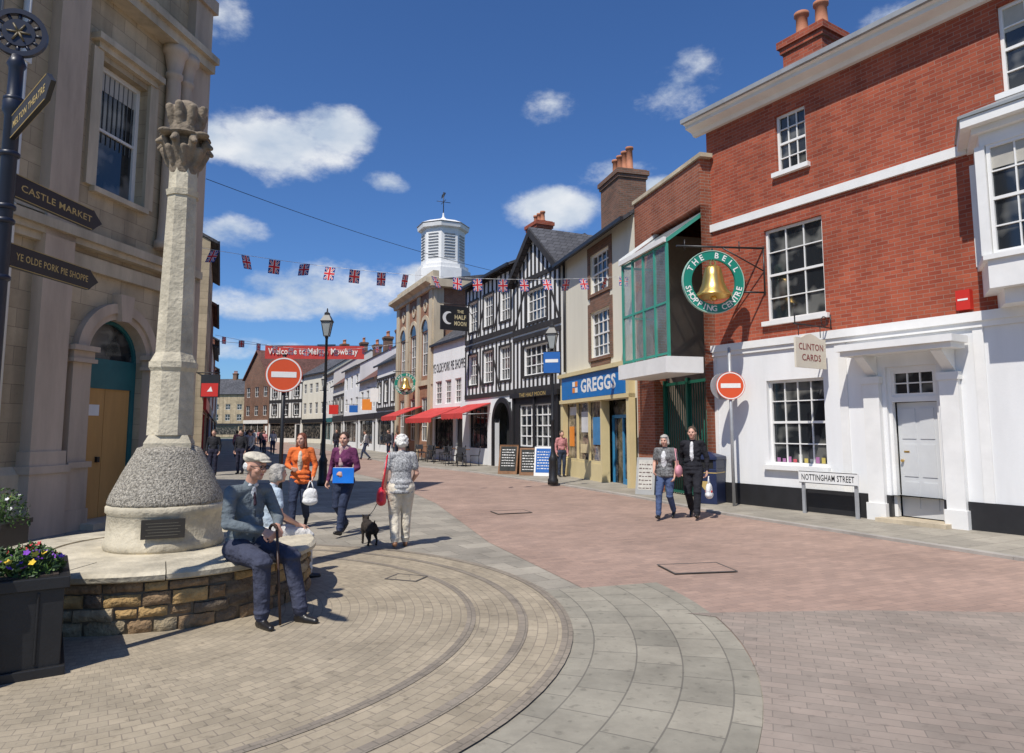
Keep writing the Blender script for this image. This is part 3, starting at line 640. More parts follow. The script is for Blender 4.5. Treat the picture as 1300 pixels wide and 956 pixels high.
awning('red fabric awning over inn window',Tw(.3,0),rzT,3.1,.5,2.95,1.4)
awning('red fabric awning below the town hall',(-6.9,44.5,0),math.atan2(-.913,.407),3.8,.6,3.1,1.6)
# ============================================================ town hall
HL=(-7.9,46.8); HR=(-4.6,39.4); ln,rz=frame(HL,HR)
Hh=thing('town_hall','brick and stone town hall with arched windows and white octagonal cupola','building',(*HL,0),rz)
ops=[]
for i in range(3):
    x=.9+i*2.5; ops+=[(x,x+1.4,4.9,7.6),(x,x+1.4,1.0,3.6)]
b=MB(); wall_front(b,0,ln,0,10.1,ops); shell(b,0,ln,9,0,10.1); b.obj('wall',BRT,Hh)
one('cornice',STONES,Hh,lambda b:b.prism([(0,9.9),(-.2,9.9),(-.25,10.1),(-.6,10.25),(-.6,10.45),(0,10.5)],-.4,ln+.4,'x'))
one('cornice',STONES,Hh,lambda b:b.box(ln+.003,ln+.5,-.3,9,10.0,10.45)); one('parapet',STONES,Hh,lambda b:b.box(-.1,ln+.1,-.06,.3,10.5,11.0))
one('string_course',STONES,Hh,lambda b:b.box(-.05,ln+.06,-.12,-.002,4.3,4.6))
for x in(0,2.45,4.95,7.5): one('pilaster',STONES,Hh,lambda b:(b.box(x,x+.6,-.12,-.002,0,4.3),b.box(x,x+.6,-.10,-.002,4.6,9.9)))
for i in range(3):
    x=.9+i*2.5; one('arch_surround',STONES,Hh,lambda b:(b.annulus((x+.7,7.6),.7,.95,0,math.pi,12,0,'y',.06,-.08),b.box(x-.15,x,-.07,-.002,4.6,7.6),b.box(x+1.4,x+1.55,-.07,-.002,4.6,7.6)))
    one('round_panel',STONES,Hh,lambda b:b.annulus((x+.7,9.15),.2,.38,0,2*math.pi,14,0,'y',.05,-.055))
for y in (0,2.9,5.8): one('quoin',STONES,Hh,lambda b:b.box(ln+.003,ln+.12,y,y+.6,0,10.0))
ar=[(1.9+.65*math.cos(R(a)),7.6+.65*math.sin(R(a))) for a in range(0,181,20)]
one('side_window',GLASS,Hh,lambda b:b.prism([(1.25,5.2),(2.55,5.2)]+ar,ln+.01,ln+.05,'x'))
for i in range(3):
    x=.9+i*2.5
    win(Hh,*ops[2*i],nx=3,nz=4,simple=True,sill=False); win(Hh,*ops[2*i+1],nx=3,nz=3,simple=True,sill=False)
    b=MB(); b.prism([(x+.7+.7*math.cos(R(a)),7.6+.7*math.sin(R(a))) for a in range(0,181,15)],-.015,-.003,'y'); b.obj('fanlight',GLASS,Hh)
b=MB(); b.prism([(-.1,10.46),(4.5,11.3),(9.1,10.46)],0,ln,'x'); rH=b.obj('roof',SLATE,Hh)
ca,sa=math.cos(-rz),math.sin(-rz); dx,dy=-4.75-HL[0],46.0-HL[1]; lx,ly=dx*ca-dy*sa,dx*sa+dy*ca
cu=MB(); 
cu.lathe([(1.9,11.0),(1.9,12.4),(1.75,12.4),(1.75,12.7),(1.5,12.7),(1.5,15.2),(1.75,15.25),(1.8,15.5),(1.6,15.55)],(lx,ly),8,0,False,ph=R(22.5))
cup=cu.obj('cupola',WHITE,rH)
b=MB(); b.lathe([(1.85,15.56),(1.2,15.85),(.3,16.1),(.08,16.3),(.05,16.6)],(lx,ly),8,0,False,ph=R(22.5)); b.obj('cupola_roof',WHITE,cup)
for i in range(8):
    b=MB(); a=R(45*i); cx,cy=lx+1.40*math.cos(a),ly+1.40*math.sin(a); t=Vector((-math.sin(a),math.cos(a)))
    for j in range(9):
        z=13.1+j*.2; p=Vector((cx,cy))
        b.add([(p.x-t.x*.38,p.y-t.y*.38,z),(p.x+t.x*.38,p.y+t.y*.38,z),(p.x+t.x*.38+.06*math.cos(a),p.y+t.y*.38+.06*math.sin(a),z+.1),(p.x-t.x*.38+.06*math.cos(a),p.y-t.y*.38+.06*math.sin(a),z+.1)],[(0,1,2,3)])
    b.obj('louvre',mat('louvre_grey',(.40,.41,.42),.7),cup)
b=MB(); b.tube((lx,ly,16.6),(lx,ly,18.1),.03); b.tube((lx-.5,ly,17.4),(lx+.5,ly,17.4),.02); b.tube((lx,ly-.5,17.4),(lx,ly+.5,17.4),.02); b.prism([(lx-.5,17.8),(lx+.1,17.75),(lx+.5,17.9),(lx+.1,18.05),(lx-.4,18.0)],ly-.01,ly+.01,'y'); b.obj('weathervane',BLACK,cup)
# ============================================================ generic street houses
def house(name,label,Pl,Pr,ze,zr,depth,wm,rm,ncol,floors,shopc=None,chim=(),timb=False,grp='terraced buildings along the street',gable=False,frc=WHITE,pots=3):
    ln,rz=frame(Pl,Pr)
    h=thing(name,label,'building',(*Pl,0),rz,grp)
    ops=[]; cw=ln/ncol
    for (z0,z1) in floors:
        for i in range(ncol):
            w_=min(1.15,cw*.5); c=(i+.5)*cw; ops.append((c-w_/2,c+w_/2,z0,z1))
    shop=(.35,ln-1.5,.55,2.45); dr=(ln-1.25,ln-.35,0,2.3)
    b=MB(); wall_front(b,0,ln,0,ze,ops+[shop,dr]); shell(b,0,ln,depth,0,ze,None if gable else zr); b.obj('wall',wm,h)
    if gable:
        b=MB(); b.prism([(0,ze),(ln,ze),(ln/2,zr)],-.0,depth,'y'); b.obj('gable',wm,h)
        b=MB(); b.prism([(-.25,ze-.15),(ln/2,zr+.08),(ln+.25,ze-.15),(ln+.25,ze),(ln/2,zr+.25),(-.25,ze)],-.3,depth,'y'); rf=b.obj('roof',rm,h)
    else: rf=gable_roof(h,0,ln,depth,ze,zr,rm,.25)
    for x in chim: chimney(rf,x,x+.9,depth/2-.4,depth/2+.4,zr-.5,zr+1.4,pots,BRC)
    for o in ops: win(h,*o,nx=2,nz=2,simple=True,sill=False,bw=.05,fr=frc)
    sc=shopc or BLACK
    win(h,*shop,nx=3,nz=1,simple=True,sill=False,sash=False,fr=sc,bw=.08,gl=SHOPG)
    b=MB(); b.box(dr[0],dr[1],.1,.14,0,2.3); b.obj('door',sc,h)
    b=MB(); b.box(.2,ln-.2,-.12,-.0,2.5,2.98); b.obj('fascia',sc,h)
    if timb:
        b=MB()
        for (z0,z1) in floors: timbers(b,0,ln,z0-.6,z1+.4,[o for o in ops if o[2]==z0],.8)
        b.obj('timber_frame',TIMB,h)
    return h
def lp(Y): return (-7.9-.415*(Y-46.8),Y)
specs=[(46.9,53,6.6,9.2,STUC,SLATE,3,[(3.7,5.2)],BLACK,(1.0,),True,False,'white timber patterned shop house with slate roof'),
(53.1,60,5.8,8.6,STUC,TILE,3,[(3.5,4.9)],BLACK,(4.5,),False,False,'white rendered shop house with tiled roof'),
(60.1,68,7.4,9.6,STUC,SLATE,3,[(3.4,4.6),(5.5,6.7)],BLACK,(.8,6.4),False,False,'three storey white shop house'),
(68.1,75,6.4,9.4,OFFW,TILE,3,[(3.5,4.9)],BLACK,(3.0,),True,False,'black and white shop house with tall chimney'),
(75.1,81,8.0,10.6,OFFW,SLATE,3,[(3.6,4.9),(5.9,7.1)],TEAL,(1.5,),False,False,'pale shop house with slate roof')]
for a,c,ze,zr,wm,rm,nc,fl,sc,ch,tb,gb,lab in specs:
    house('shop_house',lab,lp(c),lp(a),ze,zr,8,wm,rm,nc,fl,sc,ch,tb,gable=gb)
ch=[(-22.1,81.1),(-27.0,88),(-33,93),(-38.6,98.5)]
house('shop_house','cream three storey house with gable end',ch[1],ch[0],8.6,11.4,9,CREAM,SLATE,4,[(3.6,5),(6.2,7.4)],BLACK,(2,))
house('shop_house','dark timbered house with steep gable',ch[2],ch[1],8.2,12.2,9,OFFW,TILE,3,[(3.6,5),(6,7.4)],BLACK,(),True,gable=True)
house('shop_house','gabled brick house closing the street',ch[3],ch[2],8.8,12.6,9,BRC,TILE,3,[(3.6,5),(6.2,7.6)],WHITE,(),False,gable=True)
house('shop_house','distant white house beyond the road bend',(-58,150),(-46,146),8,11,9,OFFW,SLATE,5,[(3.6,5),(6,7.2)],BLACK,(3,8))
house('shop_house','distant grey stone house beyond the road bend',(-72,152),(-58.5,150),9.5,13,9,STONE,SLATE,5,[(3.6,5),(6,7.2)],BLACK,(3,8))
def ll(Y): return (-12.2-.425*(Y-27),Y)
lf=[(27,35,9.3,11.5,STONE,SLATE,3,[(3.8,5.2),(6.6,8.0)],REDP,(2,),'pale stone three storey corner building'),
(35.1,43,8.2,10.6,BRC,TILE,3,[(3.6,5),(6,7.2)],BLACK,(1,),'brown brick shop building'),(43.1,52,7,9.5,OFFW,SLATE,4,[(3.6,5)],BLUES,(5,),'white rendered shop building'),
(52.1,62,8.6,11,BRB,SLATE,4,[(3.6,5),(6.2,7.4)],BLACK,(3,),'red brick shop building'),(62.1,75,7,9.6,STUC,TILE,5,[(3.6,5)],TEAL,(2,8),'long white shop building'),(75.1,92,8.4,11,BRC,SLATE,6,[(3.6,5),(6,7.2)],BLACK,(2,9),'long brick shop building'),(92.1,120,7.4,10,OFFW,SLATE,7,[(3.6,5)],BLACK,(4,14),'long distant white building')]
for a,c,ze,zr,wm,rm,nc,fl,sc,chs,lab in lf:
    house('shop_building',lab,ll(a),ll(c),ze,zr,9,wm,rm,nc,fl,sc,chs,grp='shop buildings across the street')
def projsign(loc,w,h,m,label,rz=0,low=None):
    s=thing('projecting_sign',label,'sign',loc,rz,'small projecting shop signs')
    b=MB(); b.box(-w/2,w/2,-.05,.05,-h/2,h/2); bd=b.obj('board',m,s)
    b=MB(); b.tube((-w,0,h/2+.08),(w*.5,0,h/2+.08),.02); b.tube((0,0,h/2),(0,0,h/2+.08),.02); b.obj('bracket',BLACK,s)
    if low:
        one('lower_panel',low,bd,lambda b:b.box(-w*.46,w*.46,-.056,-.0505,-h*.46,h*.12))
        one('emblem',WHITE,bd,lambda b:b.prism([(-.1,-.22),(.12,-.22),(.05,-.02),(-.02,-.12)],-.062,-.057,'y'))
projsign((-11.9,26.9,3.4),.72,.9,BLACK,'dark and red projecting shop sign on stone corner building',low=REDP)
projsign((-10.6,50,3.5),.7,.8,ORNG,'orange projecting sign on white shop')
projsign((-13.2,57,3.4),.7,.6,BLUES,'blue projecting sign on white shop')
projsign((-17.2,66,3.6),.9,.9,REDP,'small red projecting sign in distance')
projsign((-9.3,46.2,4.0),.55,.9,WHITE,'white projecting sign by the town hall')
# ============================================================ LEFT stone building
L0=(-7.9,10.0); rzL=math.atan2(.985,.17)
LB=thing('stone_bank_building','tall pale stone building with arched doorway and classical mouldings','building',(*L0,0),rzL)
X0,X1=-3.2,4.85
ops=[(1.95,3.2,6.05,8.5),(2.02,3.5,0,3.75),(-1.9,-.6,6.05,8.5),(-1.9,-.6,1.6,3.9)]
b=MB(); wall_front(b,X0,X1,0,12.6,ops,t=.35); shell(b,X0,X1,8,0,12.6); b.obj('wall',STONE,LB)
cx,r=2.76,.74; zs=3.0
b=MB()
for sgn in(-1,1):
    for i in range(10):
        a=R(90*i/10);c=R(90*(i+1)/10)
        b.prism([(cx+sgn*r*math.cos(a),zs+r*math.sin(a)),(cx+sgn*r*math.cos(c),zs+r*math.sin(c)),(cx+sgn*r*math.cos(c),3.76),(cx+sgn*r*math.cos(a),3.76)],.004,.34,'y')
b.annulus((cx,zs),r,r+.12,0,math.pi,24,0,'y',.12,-.08); b.annulus((cx,zs),r+.12,r+.3,0,math.pi,24,0,'y',.15,-.13)
b.prism([(cx-.12,3.7),(cx+.12,3.7),(cx+.18,4.2),(cx-.18,4.2)],-.2,0,'y')
b.obj('arch_surround',STONER,LB)
for x0,x1 in((1.62,2.02),(3.5,3.9)):
    b=MB()
    b.box(x0,x1,-.16,-.0,1.15,2.85); b.box(x0-.08,x1+.05,-.24,0,2.85,2.92); b.box(x0-.04,x1+.02,-.2,0,2.92,3.05); b.box(x0-.1,x1+.06,-.27,0,3.05,3.14)
    b.box(x0-.06,x1+.03,-.24,0,0,.35); b.box(x0-.03,x1+.01,-.21,0,.35,1.05); b.box(x0-.07,x1+.03,-.26,0,1.05,1.15)
    b.obj('door_pilaster',STONER,LB)
for x0,x1 in((.85,1.45),(-2.9,-2.4),(4.3,4.9)):
    b=MB()
    b.box(x0,x1,-.2,0,1.35,11.2); b.box(x0-.08,x1+.08,-.28,0,11.2,11.5); b.box(x0-.07,x1+.07,-.28,0,0,1.0); b.box(x0-.1,x1+.1,-.31,0,1.0,1.12); b.box(x0-.05,x1+.05,-.25,0,1.12,1.35)
    b.obj('pilaster',STONER,LB)
for cx_ in(3.75,4.12):
    b=MB()
    b.lathe([(.22,5.35),(.22,5.5),(.17,5.55),(.15,6.0),(.14,8.9),(.13,9.0),(.17,9.05),(.17,9.12),(.14,9.15),(.2,9.5),(.25,9.55),(.25,9.7)],(cx_,-.16),20)
    b.obj('column',STONER,LB)
for z,d,h in((4.75,.12,.12),(4.87,.2,.1),(4.97,.28,.16),(5.2,.16,.15),(9.7,.35,.2),(9.9,.45,.15)):
    b=MB(); b.box(X0,.85,-d,0,z,z+h) if d<.2 else b.box(X0,X1,-d,0,z,z+h); b.obj('string_course',STONES,LB)
one('window_hood',STONES,LB,lambda b:(b.box(1.8,3.35,-.1,0,8.62,8.74),b.box(1.7,3.45,-.2,0,8.74,8.86)))
one('door_band',STONES,LB,lambda b:b.box(1.45,4.3,-.1,0,4.5,4.75))
for x0,x1 in((X0,-2.97),(-2.33,.78),(3.97,4.22)): one('plinth',STONES,LB,lambda b:(b.box(x0,x1,-.1,0,0,1.0),b.prism([(0,1.0),(-.1,1.0),(0,1.12)],x0,x1,'x')))
for x0,x1 in((1.72,1.95),(3.2,3.43)): one('window_jamb',STONES,LB,lambda b:b.box(x0,x1,-.07,0,6.05,8.62))
one('parapet',STONES,LB,lambda b:b.box(X0,X1,-.5,8,12.3,12.61))
b=MB(); b.tube((.3,-.1,0),(.3,-.1,11.3),.055); b.box(.22,.38,-.17,-.02,7.5,7.6);b.box(.22,.38,-.17,-.02,4.2,4.3); b.obj('drainpipe',OFFW,LB)
b=MB(); b.tube((-.15,-.08,0),(-.15,-.08,11.3),.045); b.obj('drainpipe',mat('grey_pipe',(.2,.2,.19),.6),LB)
o=win(LB,*ops[0],nx=1,nz=2,y=.2,fw=.09,sp=.12,mat_sill=STONES,fr=OFFW,blind=.18)
b=MB()
for i in range(9): b.box(.12+i*.12,.14+i*.12,.006,.0115,1.0,2.36)
b.obj('curtain_fold',mat('dim_curtain',(.10,.11,.11),.9),o)
win(LB,*ops[2],nx=1,nz=2,y=.2,fw=.09,sp=.12,mat_sill=STONES,fr=OFFW)
win(LB,*ops[3],nx=2,nz=2,y=.2,fw=.08,sp=.12,mat_sill=STONES)
b=MB(); b.prism([(cx+.73*math.cos(R(a)),zs+.73*math.sin(R(a))) for a in range(0,181,12)],.2,.22,'y'); fg=b.obj('fanlight',GLASS,LB)
b=MB(); b.box(2.03,3.49,.14,.25,2.45,3.0); b.box(2.03,2.13,.14,.25,0,2.45); b.box(3.39,3.49,.14,.25,0,2.45); b.annulus((cx,zs),.67,.735,0,math.pi,20,0,'y',.05,.15); b.obj('door_frame',TEAL,LB)
b=MB(); b.box(2.13,2.75,.17,.2,0.03,2.45); b.box(2.765,3.39,.175,.205,0.03,2.45); d=b.obj('door',PLY,LB)
one('notice',WHITE,d,lambda b:b.box(2.3,2.62,.155,.168,1.95,2.15)); one('handle',BLACK,d,lambda b:b.box(2.6,2.66,.11,.168,1.1,1.2))
b=MB(); b.box(1.9,3.65,-.5,.14,0,.1); b.obj('doorstep',STONES,LB)

# ============================================================ MONUMENT
CX,CY=-3.58,7.2
mo=thing('stone_cross_monument','old stone market cross on round ironstone seat plinth','monument',(CX,CY,0))
IR=[mat('ironstone_gold',(.40,.26,.11),.95,.35,9,.9,30,dist=.03),mat('ironstone_brown',(.25,.165,.09),.95,.4,9,.9,30,dist=.03),mat('ironstone_dark',(.15,.115,.08),.95,.4,9,.9,30,dist=.03),mat('ironstone_tan',(.34,.27,.17),.95,.35,9,.9,30,dist=.03),mat('ironstone_mortar',(.17,.14,.10),.95,.3,12,.6,30)]
b=MB(); b.lathe([(1.405,0),(1.405,.44)],n=96,m=4)
rs=random.Random(11); z=.0
for hgt in(.135,.10,.12,.085):
    a=rs.uniform(0,.2); end=a+2*math.pi
    while a<end-.03:
        wd=rs.uniform(.11,.34)/1.44; a2=min(a+wd,end)
        if end-a2<.06: a2=end
        g_=.006; r1=1.44+rs.uniform(-.015,.025); mi=rs.choice([0,0,1,1,2,3]); NS=5; NZ=3
        zt=z+hgt-.010+rs.uniform(-.012,.004); zb=z+rs.uniform(0,.008)
        vs=[];fs=[]
        for kz in range(NZ+1):
            for ks in range(NS+1):
                u=ks/NS; v=kz/NZ; aa=a+g_+(a2-a-2*g_)*u
                edge=min(u,1-u,v,1-v); rr=r1-(.022 if edge<=.001 else 0)+rs.uniform(-.007,.007)
                vs.append((rr*math.cos(aa),rr*math.sin(aa),zb+(zt-zb)*v+rs.uniform(-.004,.004)))
        for kz in range(NZ):
            for ks in range(NS): q=kz*(NS+1)+ks; fs.append((q,q+1,q+NS+2,q+NS+1))
        b.add(vs,fs,mi,True)
        rim=[i for i in range(NS+1)]+[kz*(NS+1)+NS for kz in range(1,NZ+1)]+[NZ*(NS+1)+i for i in range(NS-1,-1,-1)]+[kz*(NS+1) for kz in range(NZ-1,0,-1)]
        inn=[]
        for i in rim: p=Vector(vs[i]); q=Vector((p.x,p.y)); q=q.normalized()*1.40; inn.append((q.x,q.y,p.z))
        m_=len(rim); b.add([vs[i] for i in rim]+inn,[(i,(i+1)%m_,m_+(i+1)%m_,m_+i) for i in range(m_)],mi,False)
        a=a2
    z+=hgt
b.obj('plinth_wall',IR,mo)
# seat slab as separate coping stones with joints
for i in range(11):
    a0_=2*math.pi*i/11+.05; a1_=2*math.pi*(i+1)/11+.05-.006; NSg=8
    prof=[(1.0,.44),(1.47,.44),(1.50,.455),(1.505+.004*(i%3),.495),(1.475,.522+.003*(i%2)),(1.0,.527+.003*(i%2))]
    b=MB(); vs=[]; K=len(prof)
    for q in range(NSg+1):
        t=a0_+(a1_-a0_)*q/NSg
        for (rr,zz) in prof: vs.append((rr*math.cos(t),rr*math.sin(t),zz))
    fs=[(q*K+k_,q*K+(k_+1)%K,(q+1)*K+(k_+1)%K,(q+1)*K+k_) for q in range(NSg) for k_ in range(K)]
    fs+= [tuple(range(K)),tuple(NSg*K+k_ for k_ in range(K-1,-1,-1))]
    b.add(vs,fs); b.obj('coping_stone',STONEP,mo)
b=MB(); b.lathe([(1.0,.43),(1.0,.515)],n=48); b.obj('seat_slab',STONEP,mo)
b=MB(); b.lathe([(.54,.50),(.56,.54),(.56,.60),(.54,.62),(.535,.86),(.555,.88),(.555,.93),(.54,.95)],n=64); dr=b.obj('drum',STONEP,mo)
a0=math.atan2(-CY,-CX)-R(2)
b=MB(); b.box(-.19,.19,-.035,0,.66,.84)
for i in range(5): b.box(-.15+.02*(i%2),.15-.02*((i+1)%2),-.038,-.035,.80-i*.028,.807-i*.028,1)
b.obj('plaque',[mat('bronze_plaque',(.03,.025,.02),.4,.2,5,.1),mat('plaque_lettering',(.10,.09,.07),.4,.1,3,0)],dr,(.545*math.cos(a0),.545*math.sin(a0),0),a0+R(90))
b=MB(); b.lathe([(.54,.95),(.54,.98),(.52,1.05),(.475,1.15),(.42,1.27),(.365,1.38),(.325,1.46),(.30,1.51),(.24,1.53)],n=72,jit=.008); b.obj('dome_base',CONC,mo)
ro=R(20)
b=MB()
def sq(r,z0,r2,z1,m=0,n=8,ph=R(22.5)+ro): b.lathe([(r,z0),(r2,z1)],n=n,m=m,sm=False,ph=ph)
sq(.31,1.51,.31,1.56,n=4,ph=R(45)+ro); sq(.31,1.56,.255,1.64,n=4,ph=R(45)+ro)
sq(.232,1.64,.222,2.30,n=8); sq(.222,2.30,.245,2.34); sq(.245,2.34,.245,2.40); sq(.235,2.40,.187,2.50)
sq(.187,2.50,.150,4.2); sq(.165,4.2,.175,4.26); sq(.150,4.26,.145,4.55); 
b.obj('shaft',STONEP,mo)

# ---------------- blob (voxel remesh) modelling
def capmesh(p,q,r0,r1,n=14):
    p=Vector(p);q=Vector(q); d=q-p
    L_=d.length
    d=d.normalized() if L_>1e-6 else Vector((0,0,1)); a=d.orthogonal().normalized(); b_=d.cross(a)
    vs=[];k=5
    rings=[]
    for i in range(1,k+1): t=-math.pi/2+math.pi/2*i/k; rings.append((p+d*r0*math.sin(t),r0*math.cos(t)))
    for i in range(0,k): t=math.pi/2*i/k; rings.append((q+d*r1*math.sin(t),r1*math.cos(t)))
    vs.append(p-d*r0)
    for c,r in rings:
        for i in range(n): t=2*math.pi*i/n; vs.append(c+a*r*math.cos(t)+b_*r*math.sin(t))
    vs.append(q+d*r1)
    fs=[]
    for i in range(n): fs.append((0,1+(i+1)%n,1+i))
    m=len(rings)
    for k_ in range(m-1):
        for i in range(n):
            j=(i+1)%n; fs.append((1+k_*n+i,1+k_*n+j,1+(k_+1)*n+j,1+(k_+1)*n+i))
    e=len(vs)-1
    for i in range(n): fs.append((1+(m-1)*n+i,1+(m-1)*n+(i+1)%n,e))
    return vs,fs
_sph=capmesh((0,0,0),(0,0,.00001),1,1,18)
def blob(name,prims,mats,voxel,parent=None,smooth=4,loc=(0,0,0),rz=0):
    V=[];F=[]
    for p in prims:
        if p[0]=='c': vs,fs=capmesh(*p[1:5])
        else:
            c=Vector(p[1]); Rm=p[3] or Matrix.Identity(3); rr=p[2]
            vs=[c+Rm@Vector((v[0]*rr[0],v[1]*rr[1],v[2]*rr[2])) for v in _sph[0]]; fs=_sph[1]
        o=len(V); V+=[tuple(v) for v in vs]; F+=[tuple(i+o for i in f) for f in fs]
    me=bpy.data.meshes.new(name); me.from_pydata(V,[],F); ob=bpy.data.objects.new('tmp',me); COL.objects.link(ob)
    m=ob.modifiers.new('r','REMESH'); m.mode='VOXEL'; m.voxel_size=voxel; m.adaptivity=0
    if smooth: s=ob.modifiers.new('s','SMOOTH'); s.factor=.5; s.iterations=smooth
    bpy.context.view_layer.update(); dg=bpy.context.evaluated_depsgraph_get()
    nm=bpy.data.meshes.new_from_object(ob.evaluated_get(dg)); bpy.data.objects.remove(ob); bpy.data.meshes.remove(me); nm.name=name
    nm.materials.clear()
    for q in mats: nm.materials.append(q)
    nf=len(nm.polygons); C=np.empty(nf*3); nm.polygons.foreach_get('center',C); C=C.reshape(-1,3)
    best=np.full(nf,1e9); idx=np.zeros(nf,int)
    for p in prims:
        if p[0]=='c':
            a=np.array(p[1]);b_=np.array(p[2]);d=b_-a; t=np.clip(((C-a)@d)/max(d@d,1e-9),0,1)
            D=np.linalg.norm(C-(a+t[:,None]*d),axis=1)-(p[3]+(p[4]-p[3])*t); mi=p[5]
        else:
            Rm=np.array(p[3]) if p[3] is not None else np.eye(3); q=(C-np.array(p[1]))@Rm; rr=np.array(p[2])
            k0=np.linalg.norm(q/rr,axis=1); k1=np.linalg.norm(q/rr**2,axis=1)+1e-9; D=k0*(k0-1)/k1; mi=p[4]
        s=D<best; best[s]=D[s]; idx[s]=mi
    nm.polygons.foreach_set('material_index',idx.tolist()); nm.polygons.foreach_set('use_smooth',[True]*nf); nm.update()
    o=bpy.data.objects.new(name,nm); COL.objects.link(o); o.location=loc; o.rotation_euler=(0,0,rz)
    if parent is not None: o.parent=parent
    return o
kS=.82
pr=[('c',(0,0,4.5),(0,0,4.95),.15,.17,0)]
for i in range(8):
    a=2*math.pi*i/8; c,s=math.cos(a)*kS,math.sin(a)*kS
    pr.append(('c',(c*.16,s*.16,4.60),(c*.27,s*.27,4.80),.035,.045,0)); pr.append(('c',(c*.27,s*.27,4.80),(c*.34,s*.34,4.76),.04,.028,0))
    pr.append(('c',(math.cos(a+.39)*.15,math.sin(a+.39)*.15,4.55),(math.cos(a+.39)*.21,math.sin(a+.39)*.21,4.70),.03,.04,0))
for i in range(4):
    a=R(45+90*i+20); pr.append(('e',(math.cos(a)*.25,math.sin(a)*.25,4.86),(.075,.075,.035),None,0))
pr.append(('e',(0,0,4.87),(.26,.26,.04),None,0))
blob('capital',pr,[mat('dark_weathered_stone',(.22,.175,.125),.95,.4,6,.8,25,dist=.02)],.010,mo,1)
pr=[('c',(0,0,4.9),(0,0,5.14),.14,.16,0)]
for i in range(8):
    a=2*math.pi*i/8; c,s=math.cos(a)*.85,math.sin(a)*.85; h=random.uniform(5.16,5.24)
    pr.append(('c',(c*.14,s*.14,4.98),(c*.21,s*.21,h),.05,.045,0)); pr.append(('e',(c*.18,s*.18,5.08),(.05,.05,.06),None,0))
blob('crown',pr,[_m['dark_weathered_stone']],.010,mo,1)

# ============================================================ PEOPLE
def cloth(name,c,var=.22): return mat('cloth_'+name,c,.92,var,6,1.0,8,spec=.15,dist=.06)
SKIN=mat('skin',(.58,.33,.24),.55,.1,8,.05,60)
SKO=mat('skin_tanned',(.54,.29,.20),.55,.15,8,.08,60)
EYE=mat('eye_dark',(.03,.02,.02),.2,0,1,0); LIP=mat('lips',(.40,.14,.11),.5,.05,4,0)
SHB=mat('black_leather',(.015,.013,.012),.35,.2,6,.05)
def V3(*a): return Vector(a)
def hand(P,w,dr,nm,side,curl,m=0,k=1.0):
    dr=Vector(dr).normalized(); nm=Vector(nm); nm=(nm-dr*nm.dot(dr)).normalized(); lat=dr.cross(nm)*side
    w=Vector(w)
    for i in range(4):
        o=(i-1.5)
        a=w+lat*o*.011*k; kn=w+dr*.082*k+lat*o*.021*k
        P.append(('c',a,kn,.016*k,.0125*k,m))
        ln=[.068,.078,.072,.055][i]*k
        c1=math.cos(curl);s1=math.sin(curl); d1=dr*c1+nm*s1; d2=dr*math.cos(curl*2)+nm*math.sin(curl*2)
        mid=kn+d1*ln*.55; P.append(('c',kn,mid,.0098*k,.009*k,m)); P.append(('c',mid,mid+d2*ln*.5,.009*k,.0078*k,m))
    t0=w+dr*.03*k-lat*.024*k; t1=t0+(dr*.6-lat*.65+nm*.35).normalized()*.04*k; t2=t1+(dr*.9-lat*.1+nm*.5).normalized()*.032*k
    P.append(('c',t0,t1,.013*k,.011*k,m)); P.append(('c',t1,t2,.0105*k,.009*k,m))
STAND=dict(pel=(0,0,.95),che=(0,0,1.27),nek=(0,-.015,1.47),hed=(0,.02,1.625),
 hpR=(.09,0,.92),knR=(.095,.03,.50),anR=(.095,-.02,.09),hpL=(-.09,0,.92),knL=(-.095,.03,.50),anL=(-.095,-.02,.09),
 shR=(.175,-.01,1.42),elR=(.235,-.04,1.13),wrR=(.235,.05,.90),shL=(-.175,-.01,1.42),elL=(-.235,-.04,1.13),wrL=(-.235,.05,.90),
 fR=(0,1,0),fL=(0,1,0))
WALK=dict(STAND,knR=(.095,.18,.53),anR=(.09,.26,.11),fR=(0,.96,.25),knL=(-.09,.04,.50),anL=(-.085,-.27,.17),fL=(0,.8,-.55),
 elR=(.235,-.12,1.15),wrR=(.24,-.12,.90),elL=(-.235,.02,1.14),wrL=(-.225,.18,.94))
